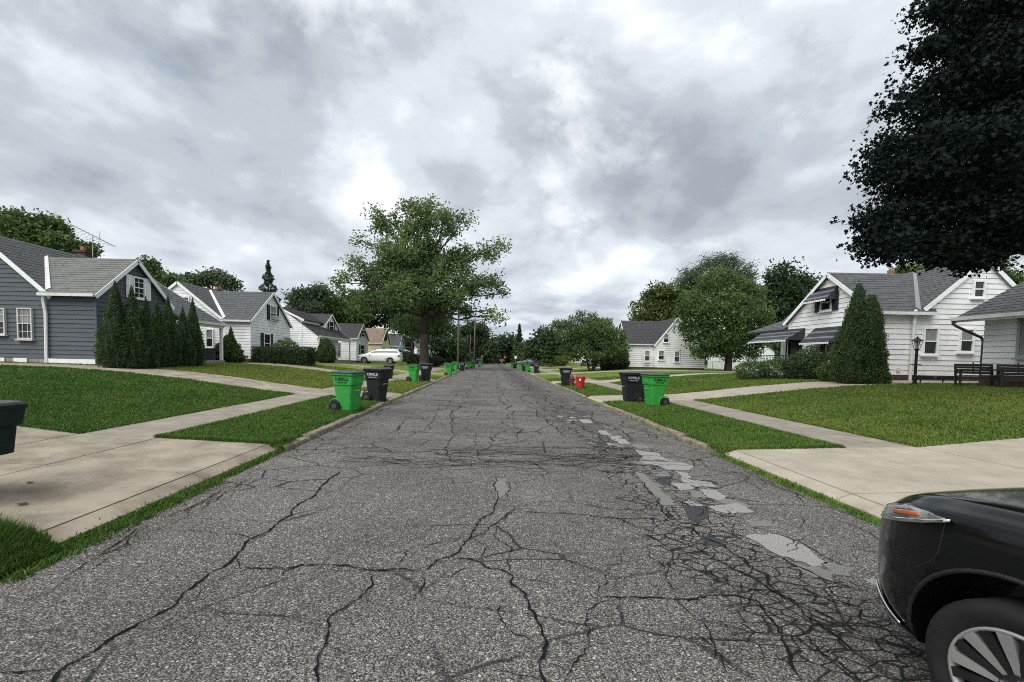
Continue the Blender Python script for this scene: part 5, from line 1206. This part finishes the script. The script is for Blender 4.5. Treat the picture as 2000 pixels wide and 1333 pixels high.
red_tub()
def hydrant():
    g = G(1117, 756); m = mat('hydrant_red', (.16, .030, .030), .6, (.11, .022, .022), 8); rt = thing('fire_hydrant', 'dull red fire hydrant between the charcoal bin and red tub', 'hydrant', g)
    cir = lambda r, z: [(g.x+r*math.cos(a), g.y+r*math.sin(a), g.z+z) for a in np.linspace(0, 2*math.pi, 16, endpoint=False)]
    MB().rings([cir(.15, 0), cir(.15, .05), cir(.105, .06), cir(.105, .42), cir(.145, .43), cir(.145, .47), cir(.12, .48), cir(.10, .58), cir(.05, .64), cir(.03, .70)]).build('barrel', m, rt, smooth=False)
    for d in ((1, 0), (-1, 0), (0, -1)):
        MB().tube([(g.x+d[0]*.08, g.y+d[1]*.08, g.z+.34), (g.x+d[0]*.17, g.y+d[1]*.17, g.z+.34)], .06, 10).build('outlet_cap', m, rt)
hydrant()

# ------------------------------------------------------------------ street furniture
M_WOOD = mat('weathered_pole_wood', (.22, .18, .14), .95, (.11, .09, .07), 6, 9, .8, 30, stretch=(3, 3, .3))
def pole(name, label, px, py, h, r, arm=None, xarm=True, group='utility poles on the left kerb'):
    g = G(px, py); rt = thing(name, label, 'utility pole', g, 0, group)
    MB().tube([g, g+Vector((.02, 0, h))], [r, r*.62], 10).build('pole', M_WOOD, rt, smooth=True)
    if xarm:
        MB().beam(g+Vector((-1.1, .15, h-.5)), g+Vector((1.1, .15, h-.5)), .09, .11).build('crossarm', M_WOOD, rt)
        for dx in (-1, -.5, .5, 1): MB().tube([g+Vector((dx, .15, h-.44)), g+Vector((dx, .15, h-.28))], .04, 6).build('insulator', M_GALV, rt)
    if arm:
        z0 = arm; a = MB().tube([g+Vector((.1, 0, z0)), g+Vector((.8, -.15, z0+.42)), g+Vector((1.6, -.3, z0+.72)), g+Vector((1.9, -.35, z0+.72))], .03, 6).build('lamp_arm', M_GALV, rt)
        MB().obox(g+Vector((2.15, -.38, z0+.68)), (1, -.1, 0), (.1, 1, 0), (0, 0, 1), .34, .13, .07).build('lamp_head', M_GALV, a)
    return g
pole('utility_pole', 'tall timber utility pole with lamp arm in front of the maple', 894, 721, 10.4, .16, 5.6)
pole('utility_pole', 'second timber utility pole further down the left kerb', 926, 718.5, 7.6, .13, None, False)
pole('utility_pole', 'thin third pole beside the second utility pole', 917.5, 719.5, 5.2, .10, None, False)
def sign(name, label, px, Y, z, kind):
    x = at(px, 700, Y).x; g = Vector((x, Y, float(H(x, Y)))); rt = thing(name, label, 'road sign', g)
    MB().tube([g, g+Vector((0, 0, z+.3))], .03, 6).build('post', M_GALV, rt)
    if kind == 'stop':
        c = g+Vector((0, -.05, z)); MB().prism([c+Vector((.38*math.cos(R(22.5+45*k)), 0, .38*math.sin(R(22.5+45*k)))) for k in range(8)], (0, .01, 0)).build('panel', mat('stop_red', (.45, .02, .02), .5), rt)
        ORG_ = Matrix.Translation((0, -.056, z)) @ Matrix.Rotation(math.pi/2, 4, 'X'); text_mesh('lettering', 'STOP', .26, M_TRIM, rt, ORG_)
    else: MB().obox(g+Vector((0, -.05, z)), (1, 0, 0), (0, 1, 0), (0, 0, 1), .23, .006, .30).build('panel', M_TRIM if kind == 'white' else M_GALV, rt)
sign('stop_sign', 'red stop sign at the far right corner', 986, 128, 1.75, 'stop'); sign('street_sign', 'small white sign on a post at the far right kerb', 1007, 98, 1.7, 'white'); sign('street_sign', 'grey-backed sign on a post at the far left kerb', 941.5, 112, 1.9, 'grey')
def lamp_post():
    b = G(1786, 753); t = at(1790, 660, b.y); rt = thing('lamp_post', 'black garden lamp post on the right-hand lawn', 'lamp post', b); h = t.z-b.z
    P_ = lambda z: b+Vector((0, 0, z))
    MB().tube([P_(-.05), P_(.35), P_(.36), P_(h-.42)], [.06, .06, .042, .042], 10).build('post', M_DARKM, rt)
    MB().tube([P_(h-.95)+Vector((-.2, 0, 0)), P_(h-.95)+Vector((.2, 0, 0))], .014, 6).build('ladder_bar', M_DARKM, rt)
    lt = MB()
    for k in range(4):
        a = R(45+90*k); lt.tube([P_(h-.40)+Vector((.07*math.cos(a), .07*math.sin(a), 0)), P_(h-.12)+Vector((.14*math.cos(a), .14*math.sin(a), 0))], .012, 4)
    lt.tube([P_(h-.42), P_(h-.39)], [.06, .09], 8); la = lt.build('lantern_frame', M_DARKM, rt)
    MB().tube([P_(h-.39), P_(h-.13)], [.06, .125], 4).build('lantern_glass', mat('lantern_glass', (.45, .47, .47), .2), la)
    MB().tube([P_(h-.12), P_(h-.02), P_(h+.05)], [.19, .05, .012], 8).build('lantern_cap', M_DARKM, la)
lamp_post()
def garden_light(px, lab):
    g = G(px, 751); rt = thing('path_light', lab, 'garden light', g, 0, 'path lights by the patio'); MB().tube([g, g+Vector((0, 0, .14))], .02, 6).build('stake', M_DARKM, rt); MB().tube([g+Vector((0, 0, .14)), g+Vector((0, 0, .2))], [.06, .05], 8).build('cap', M_DARKM, rt)
garden_light(1797, 'small dark path light right of the lamp post'); garden_light(1841, 'small dark path light midway to the slatted bench')
def bench(label, c, rz, w=1.25):
    rt = thing('garden_bench', label, 'bench', c, rz, 'dark slatted benches on the patio'); rt.scale = (.9, .85, .86); m = mat('dark_bench_wood', (.022, .020, .018), .6, (.014, .013, .012), 10); 
    def bb(n, *a): return MB().box(*a).build(n, m, rt, local=True)
    for k in range(5): bb('slat', -w/2, w/2, -.22+k*.1, -.22+k*.1+.075, .40, .43)
    for k in range(4): bb('slat', -w/2, w/2, .27+k*.03, .295+k*.03, .48+k*.10, .565+k*.10)
    for s in (-1, 1):
        x = s*(w/2-.03); bb('leg', x-.03, x+.03, -.25, -.19, 0, .62); MB().beam((x, .22, 0), (x, .40, .86), .06, .06, (1, 0, 0)).build('leg', m, rt, local=True); bb('armrest', x-.04, x+.04, -.28, .34, .62, .66)
    bb('rail', -w/2, w/2, -.24, -.2, .28, .38)
    MB().beam((0, .31, .48), (0, .41, .93), .05, .03, (1, 0, 0)).build('back_stile', m, rt, local=True)
g = at(1905, 752, 14.9); bench('dark slatted bench on the patio nearest the lamp post', (16.05, 14.35, 1.005), R(-32), 1.0)
bench('dark slatted bench cut off by the right edge', (16.3, 13.35, 1.005), R(-38), 1.0)
def fence_run():
    rt = thing('wire_fence', 'grey chain-link fence beside the white house on the right', 'fence', (25.5, 52, .62)); z = .62
    for k in range(6): MB().tube([(24.7+k*1.9, 52, z-.1), (24.7+k*1.9, 52, z+1.15)], .025, 6).build('post', M_GALV, rt)
    MB().tube([(24.7, 52, z+1.14), (34.2, 52, z+1.14)], .02, 6).build('top_rail', M_GALV, rt)
    mb = MB()
    for k in range(95):
        x = 24.7+k*.1; mb.beam((x, 52, z), (min(x+1.1, 34.2), 52, z+1.1), .006, .006); mb.beam((x, 52.01, z+1.1), (min(x+1.1, 34.2), 52.01, z), .006, .006)
    o = mb.build('wire_mesh', M_GALV, rt); o['kind'] = 'stuff'
fence_run()

# ------------------------------------------------------------------ vehicles
def car_mats(col, nm): return mat('paint_'+nm, col, .12 if max(col) < .05 else .3, tuple(c*.9 for c in col), 3, spec=.32 if max(col) < .05 else .5, coat=0 if max(col) < .05 else .5)
M_CGLASS = mat('car_glass', (.010, .011, .012), .05, (.008, .009, .010), 3, spec=.7)
M_CHROME = mat('chrome', (.75, .76, .77), .12, (.70, .71, .72), 5, metal=1)
M_LENS = mat('lamp_lens', (.34, .35, .36), .06, (.05, .052, .055), 9, spec=.7, coat=.6); M_AMBER = mat('amber_lens', (.48, .10, .015), .25, (.36, .07, .01), 40, spec=.6, coat=.6); M_REDL = mat('tail_lens', (.30, .012, .012), .2, (.22, .01, .01), 10, coat=.5)
M_PLAST = mat('black_plastic', (.016, .016, .017), .65, (.011, .011, .012), 14)
M_ALLOY = mat('machined_alloy', (.40, .40, .39), .4, (.33, .33, .32), 8, metal=.6); M_GLOSSB = mat('wheel_black', (.014, .014, .015), .4, (.010, .010, .011), 6)
STN_SUV = [(.955,.30,.44,.70,.74,.82),(.93,.46,.36,.70,.75,.80),(.87,.58,.30,.765,.82,.80),(.77,.70,.25,.84,.895,.82),(.62,.83,.225,.92,.972,.85),(.40,.93,.225,.975,1.03,.88),(.10,.96,.23,1.005,1.06,.89),(-.30,.96,.24,1.02,1.085,.89),(-.72,.96,.24,1.05,1.14,.88),(-1.05,.96,.24,1.06,1.38,.80),(-1.50,.96,.24,1.07,1.66,.74),(-2.0,.96,.24,1.08,1.73,.73),(-2.7,.96,.25,1.09,1.73,.73),(-3.3,.955,.27,1.10,1.68,.73),(-3.62,.93,.32,1.10,1.55,.74),(-3.80,.88,.38,1.05,1.20,.80),(-3.86,.72,.46,.95,1.02,.85)]
STN_VAN = [(.90,.40,.36,.70,.76,.86),(.84,.72,.26,.80,.86,.87),(.65,.90,.22,.90,.96,.88),(.20,.97,.22,.98,1.05,.88),(-.30,.98,.22,1.02,1.16,.86),(-.75,.98,.22,1.04,1.46,.78),(-1.3,.98,.22,1.05,1.70,.75),(-2.2,.98,.22,1.06,1.76,.75),(-3.3,.98,.23,1.07,1.74,.75),(-3.85,.96,.26,1.08,1.66,.76),(-4.08,.92,.32,1.06,1.40,.78),(-4.15,.85,.40,.95,1.05,.85)]
STN_SEDAN = [(.88,.40,.34,.60,.66,.86),(.80,.72,.24,.70,.76,.87),(.55,.86,.20,.80,.85,.88),(0,.90,.20,.86,.92,.88),(-.55,.90,.20,.90,.99,.86),(-1.2,.90,.20,.92,1.38,.72),(-1.8,.90,.20,.93,1.44,.70),(-2.4,.90,.20,.93,1.38,.70),(-3.0,.89,.22,.94,1.05,.80),(-3.45,.86,.26,.92,.97,.84),(-3.62,.72,.36,.80,.84,.85)]
def car(label, stn, paint, loc, rz, wb=2.82, tr=.345, cat='car', name='parked_car', hero=False, cab=(9, 14), wheels=True, group=None):
    """local: front axle at y=0, +y forward, +x right"""
    rt = thing(name, label, cat, loc, rz, group); Mx = ORG[rt.name]; ORG[rt.name] = Mx
    def half(s):
        y, w, zb, zs, zt, wt = s; wt *= w; d = zt-zs; hh = zs-zb
        return [(0, y, zb), (.84*w, y, zb), (.955*w, y, zb+.07), (w, y, zb+.30*hh), (w, y, zb+.66*hh), (.992*w, y, zs-.05), (.965*w, y, zs), (.925*w+(wt-.925*w)*.12, y, zs+.20*d), (wt+.03*w*(d > .3), y, zs+.72*d), (wt*.93, y, zt-.02*min(1, d*4)), (wt*.55, y, zt+.008), (0, y, zt+.014)]
    rings = []
    for s in stn:
        h = half(s); rings.append(h + [(-x, y, z) for x, y, z in h[-2:0:-1]])
    b = MB().rings(rings).build('body', paint, rt, local=True, smooth=True, subsurf=2 if hero else 1)
    # wheel arches cut into the flanks
    axl = [0, -wb]
    for ya in axl:
        for s in (-1, 1):
            cut = MB().tube([(s*.62, ya, tr), (s*1.2, ya, tr)], tr+(.10 if hero else .075), 36).build('cutter', None, rt, local=True)
            md = b.modifiers.new('arch', 'BOOLEAN'); md.operation = 'DIFFERENCE'; md.object = cut; md.solver = 'EXACT'
    dg = bpy.context.evaluated_depsgraph_get(); bpy.context.view_layer.update(); dg.update()
    me = bpy.data.meshes.new_from_object(b.evaluated_get(dg)); b.modifiers.clear(); b.data = me
    for o in [c for c in rt.children if c.name.startswith('cutter')]: bpy.data.objects.remove(o)
    # glass: side panes, windscreen, rear window sit on the greenhouse
    H_ = [half(s) for s in stn]
    c0, c1 = cab
    def side(i, j, s, m=6):
        q = []
        for k in range(i, j+1): q.append(Vector(H_[k][7])*.75+Vector(H_[k][8])*.25)
        t = [Vector(H_[k][8])*.92+Vector(H_[k][7])*.08 for k in range(i, j+1)]
        mb = MB(); o = Vector((.012, 0, .006))
        for k in range(len(q)-1):
            p = [q[k]+o, q[k+1]+o, t[k+1]+o, t[k]+o]; p = [Vector((s*v.x, v.y, v.z)) for v in p]; mb.quad(*p)
        return mb.build('side_window', M_CGLASS, rt, local=True, smooth=True)
    for s in (-1, 1):
        spans = [(c0, c0+1), (c0+1, c0+2), (c0+2, c1-1)] if c1-c0 >= 4 else [(c0, c0+1), (c0+1, c1-1)]
        for i, j in spans:
            if j > i: side(i, j, s)
    def screen(i, j, name):
        a, c = H_[i], H_[j]; mb = MB(); o = Vector((0, .014 if name == 'windscreen' else -.014, .012))
        a = [Vector(v) for v in a[9:12]]; c = [Vector(v) for v in c[9:12]]
        pa = [a[0]*.96+a[1]*.04, a[1], a[2]]; L_ = []
        for k in range(2):
            for s in (-1, 1):
                p = [a[k]+o, a[k+1]+o, c[k+1]+o, c[k]+o]; mb.quad(*[Vector((s*v.x*.97, v.y, v.z)) for v in p])
        mb.build(name, M_CGLASS, rt, local=True, smooth=True)
    screen(c0-1, c0+1, 'windscreen'); screen(c1, c1-1, 'rear_window')
    # wheels
    wx = stn[6 if hero else 3][1]
    for ya in axl:
        for s in (-1, 1):
            xo = s*(wx-.005); xi = s*(wx-.235)
            prof = [(xi, tr*.67), (xi, tr-.02), (xi+s*.03, tr), (xo-s*.03, tr), (xo-s*.002, tr-.03), (xo, tr*.84), (xo-s*.012, tr*.71), (xo-s*.03, tr*.67)]
            rg = [[(x, ya+r*math.cos(a), tr+r*math.sin(a)) for a in np.linspace(0, 2*math.pi, 40, endpoint=False)] for x, r in prof]
            ty = MB().rings(rg, False, False).build('wheel', M_RUB, rt, local=True, smooth=True)
            rr_ = tr*.685
            MB().tube([(xo-s*.13, ya, tr), (xo-s*.12, ya, tr)], rr_, 32).build('rim_back', M_GLOSSB, ty, local=True)
            lip = MB().rings([[(x, ya+r*math.cos(a), tr+r*math.sin(a)) for a in np.linspace(0, 2*math.pi, 48, endpoint=False)] for x, r in ((xo-s*.05, rr_-.015), (xo-s*.008, rr_-.012), (xo-s*.004, rr_), (xo-s*.03, rr_+.006))], False, False).build('rim', M_ALLOY, ty, local=True, smooth=True)
            if hero and s < 0 and ya == 0:
                n = 5; D = lambda t: Vector((0, math.cos(t), math.sin(t)))
                for k in range(n*4):
                    t = 2*math.pi*(k+.18)/(n*4); wide = .052 if k % 2 == 0 else .040
                    c0_, c1_ = Vector((xo+.030, ya, tr)), Vector((xo+.006, ya, tr)); e = Vector((0, -math.sin(t), math.cos(t)))
                    # spokes pair up: inner ends gather in twos
                    ti = t + (.07 if k % 2 == 0 else -.07); i_ = c0_+D(ti)*.055; o_ = c1_+D(t)*(rr_-.012); ei = Vector((0, -math.sin(ti), math.cos(ti)))
                    if k % 2 == 0 or True:
                        wi, wo = .012, wide*.5; dx = Vector((.035, 0, 0))
                        MB().hexa([i_-ei*wi+dx, i_+ei*wi+dx, o_+e*wo+dx, o_-e*wo+dx], [i_-ei*wi, i_+ei*wi, o_+e*wo, o_-e*wo]).build('spoke', M_ALLOY if k % 2 == 0 else M_GLOSSB, ty, local=True)
                MB().tube([(xo+.045, ya, tr), (xo+.02, ya, tr), (xo+.014, ya, tr)], [.072, .07, .035], 20).build('hub', M_GLOSSB, ty, local=True)
                for k in range(5):
                    t = 2*math.pi*(k+.3)/5; MB().tube([(xo+.03, ya+.052*math.cos(t), tr+.052*math.sin(t)), (xo+.006, ya+.052*math.cos(t), tr+.052*math.sin(t))], .010, 6).build('lug_nut', M_CHROME, ty, local=True)
            else:
                sp = MB()
                for k in range(10):
                    t = 2*math.pi*k/10; e = Vector((0, -math.sin(t), math.cos(t))); d = Vector((0, math.cos(t), math.sin(t))); c = Vector((xo-s*.02, ya, tr)); sp.quad(c+d*.03-e*.012, c+d*.03+e*.012, c+d*(rr_-.01)+e*.03, c+d*(rr_-.01)-e*.03)
                sp.build('spoke_disc', M_ALLOY, ty, local=True)
    from mathutils.bvhtree import BVHTree
    me2 = b.data; bvh = BVHTree.FromPolygons([v.co.copy() for v in me2.vertices], [tuple(p.vertices) for p in me2.polygons])
    def skin(s, y, z, off):
        h = bvh.ray_cast(Vector((s*3, y, z)), Vector((-s, 0, 0)))
        if h[0] is None: return Vector((s*flank(y), y, z))
        n = h[1] if h[1].x*s > 0 else -h[1]; return h[0]+n*off
    def flank(y): 
        ys = [s[0] for s in stn][::-1]; ws = [s[1] for s in stn][::-1]; return float(np.interp(y, ys, ws))
    def strip(name, m, pts, off, s, th=.0):
        """pts = [(y, zlo, zhi)] laid along the flank"""
        mb = MB(); ys_ = [p[0] for p in pts]; fy_ = np.linspace(ys_[0], ys_[-1], 17)
        pts = [(y, float(np.interp(y, ys_, [p[1] for p in pts])), float(np.interp(y, ys_, [p[2] for p in pts]))) for y in fy_]
        for (y0, a0, b0), (y1, a1, b1) in zip(pts[:-1], pts[1:]):
            for q0, q1 in ((0, .34), (.34, .67), (.67, 1)):
                mb.quad(skin(s, y0, a0+(b0-a0)*q0, off), skin(s, y1, a1+(b1-a1)*q0, off), skin(s, y1, a1+(b1-a1)*q1, off), skin(s, y0, a0+(b0-a0)*q1, off))
        o = mb.build(name, m, rt, local=True, smooth=True)
        bm = bmesh.new(); bm.from_mesh(o.data); bmesh.ops.remove_doubles(bm, verts=bm.verts, dist=.0008); bmesh.ops.recalc_face_normals(bm, faces=bm.faces); bm.to_mesh(o.data); bm.free()
        md = o.modifiers.new('t', 'SOLIDIFY'); md.thickness = .010; md.offset = 0; return o
    fy = stn[0][0]; z1 = stn[2][3]
    if hero:
        for s in (-1, 1):
            hl = strip('headlight', M_LENS, [(.29, .940, .946), (.38, .912, .948), (.48, .878, .938), (.57, .850, .918), (.65, .828, .890), (.71, .812, .855)], .010, s)
            strip('indicator_lens', M_AMBER, [(.41, .914, .928), (.47, .898, .918), (.53, .882, .903), (.575, .872, .888)], .015, s)
            strip('lamp_chrome', M_CHROME, [(.27, .938, .950), (.38, .895, .911), (.48, .860, .879), (.57, .832, .852), (.65, .812, .828), (.71, .800, .811)], .014, s)
            strip('bumper_chrome', M_CHROME, [(.52, .305, .318), (.60, .322, .342), (.68, .352, .376), (.76, .395, .415)], .012, s)
            strip('bumper_lip', M_PLAST, [(.45, .255, .285), (.56, .262, .300), (.66, .28, .33), (.74, .31, .375)], .012, s)
            for pts in ([(.30, .93), (.305, .86), (.315, .78), (.35, .72), (.42, .66)],): MB().tube([skin(s, y, z, 0) for y, z in pts], .003, 4).build('panel_gap', M_PLAST, rt, local=True)
            # plastic lip round the arch
            ar = [skin(s, .455*math.cos(a), tr+.455*math.sin(a), .0) for a in np.linspace(R(-8), R(188), 30)]
            MB().tube(ar, .011, 6).build('arch_trim', M_PLAST, rt, local=True, smooth=True)
            MB().obox((s*1.03, -.95, 1.13), (1, 0, 0), (0, 1, 0), (0, 0, 1), .10, .07, .07).build('mirror', paint, rt, local=True, bevel=.03)
        gr = MB()
        for k in range(5): gr.box(-.42, .42, .93, .955, .50+k*.055, .525+k*.055)
        gr.build('grille', M_CHROME, rt, local=True)
    else:
        for s in (-1, 1):
            strip('headlight', M_LENS, [(fy-.38, z1-.20, z1-.10), (fy-.2, z1-.22, z1-.08), (fy-.06, z1-.22, z1-.12)], .012, s)
            ry = stn[-1][0]; zr_ = stn[-2][3]; strip('tail_light', M_REDL, [(ry+.28, zr_-.22, zr_-.02), (ry+.07, zr_-.25, zr_-.02)], .012, s)
            MB().obox((s*(stn[4][1]+.06), stn[5][0]+.15, stn[5][3]+.06), (1, 0, 0), (0, 1, 0), (0, 0, 1), .09, .05, .06).build('mirror', paint, rt, local=True)
        MB().box(-.26, .26, stn[-1][0]-.012, stn[-1][0]+.01, stn[-1][2]+.2, stn[-1][2]+.32).build('number_plate', M_TRIM, rt, local=True)
    return rt
SUV_RZ = R(8)
rgt = Vector((math.cos(SUV_RZ), math.sin(SUV_RZ), 0)); hubp = Vector((2.115, 1.665, 0)) + rgt*.955
car('shiny black sport utility vehicle parked at the right edge, nose forward', STN_SUV, car_mats((.004, .0045, .005), 'black'), (hubp.x, hubp.y, .004), SUV_RZ, hero=True)
def park(label, stn, col, nm, px, py, rz, **k):
    g = G(px, py); return car(label, stn, car_mats(col, nm), (g.x, g.y, g.z), R(rz), **k)
g_ = at(716, 711, 51.3); car('white minivan parked across a driveway on the left', STN_VAN, car_mats((.74, .75, .75), 'white'), (g_.x, 51.2, float(H(g_.x, 51.2))+.02), R(90), 3.0, .34, 'van', 'parked_van', cab=(5, 10))
g_ = at(780, 711, 63.2); car('black car behind the white minivan', STN_SEDAN, car_mats((.004, .0045, .005), 'black'), (g_.x-1.2, 63.2, float(H(g_.x, 63))+.02), R(-90), 2.7, .32, cab=(5, 8))
g_ = at(838, 712, 87.2); car('silver white sedan in a driveway right of the big maple', STN_SEDAN, car_mats((.55, .57, .58), 'silver'), (g_.x+1.0, 87.2, float(H(g_.x, 87))+.02), R(-90), 2.7, .32, cab=(5, 8))
g_ = at(1127, 716, 68.2); car('white sport utility vehicle behind the shrub tree stems', STN_SUV, car_mats((.74, .75, .75), 'white'), (g_.x+.9, 68.2, float(H(g_.x, 68))+.02), R(90), 2.8, .36)
g_ = at(1024, 714, 81); car('grey sedan in a far right driveway', STN_SEDAN, car_mats((.10, .11, .12), 'grey'), (g_.x-.6, 81.2, float(H(g_.x, 81))+.02), R(90), 2.7, .32, cab=(5, 8))
g_ = at(1046, 714, 82); car('silver car nose to tail with the far grey sedan', STN_SEDAN, car_mats((.55, .57, .58), 'silver'), (g_.x+.2, 81.5, float(H(g_.x, 81))+.02), R(90), 2.7, .32, cab=(5, 8))
for x, y, st, col, nm, lab, cb, rz in ((-1.9, 128, STN_SEDAN, (.10, .11, .12), 'grey', 'grey car parked far off on the left kerb', (5, 8), 180), (1.5, 140, STN_VAN, (.55, .57, .58), 'silver', 'pale van crossing at the far end of the street', (5, 10), 90), (3.1, 118, STN_SEDAN, (.004, .0045, .005), 'black', 'black car parked far off on the right kerb', (5, 8), 0), (-2.6, 105, STN_SUV, (.004, .0045, .005), 'black', 'dark vehicle beyond the far left sign', (9, 14), 180)):
    car(lab, st, car_mats(col, nm), (x, y, .01), R(rz), 2.8 if st is not STN_SEDAN else 2.7, .34, cab=cb)

# overhead wires across the far end
def wires():
    a = at(900, 664, 150); rt = thing('overhead_wires', 'thin overhead wires crossing the far end of the street', 'wire', (0, 150, 7))
    for k, z in enumerate((7.2, 7.9, 8.3)): MB().tube([Vector((-25+5*i, 150, z-.25*math.sin(math.pi*i/10))) for i in range(11)], .03, 4).build('wire', M_DARKM, rt)
wires()
# fallen leaves and twigs on the near concrete
def litter():
    m = mat('dead_leaf', (.085, .055, .025), .9, (.045, .03, .016), 40)
    for px, py, s, lab in ((44, 990, .055, 'single dead leaf lying on the near left driveway'), (60, 947, .04, 'small twig on the near left driveway')):
        g = G(px, py, .022); mb = MB(); n = 7
        mb.add([(g.x+math.cos(2*math.pi*k/n)*s*random.uniform(.5, 1.1), g.y+math.sin(2*math.pi*k/n)*s*.6, g.z+random.uniform(0, .02)) for k in range(n)]+[(g.x, g.y, g.z+.012)], [(k, (k+1) % n, n) for k in range(n)])
        tag(mb.build('fallen_leaf' if s > .05 else 'twig', m), lab, 'leaf' if s > .05 else 'twig')
litter()
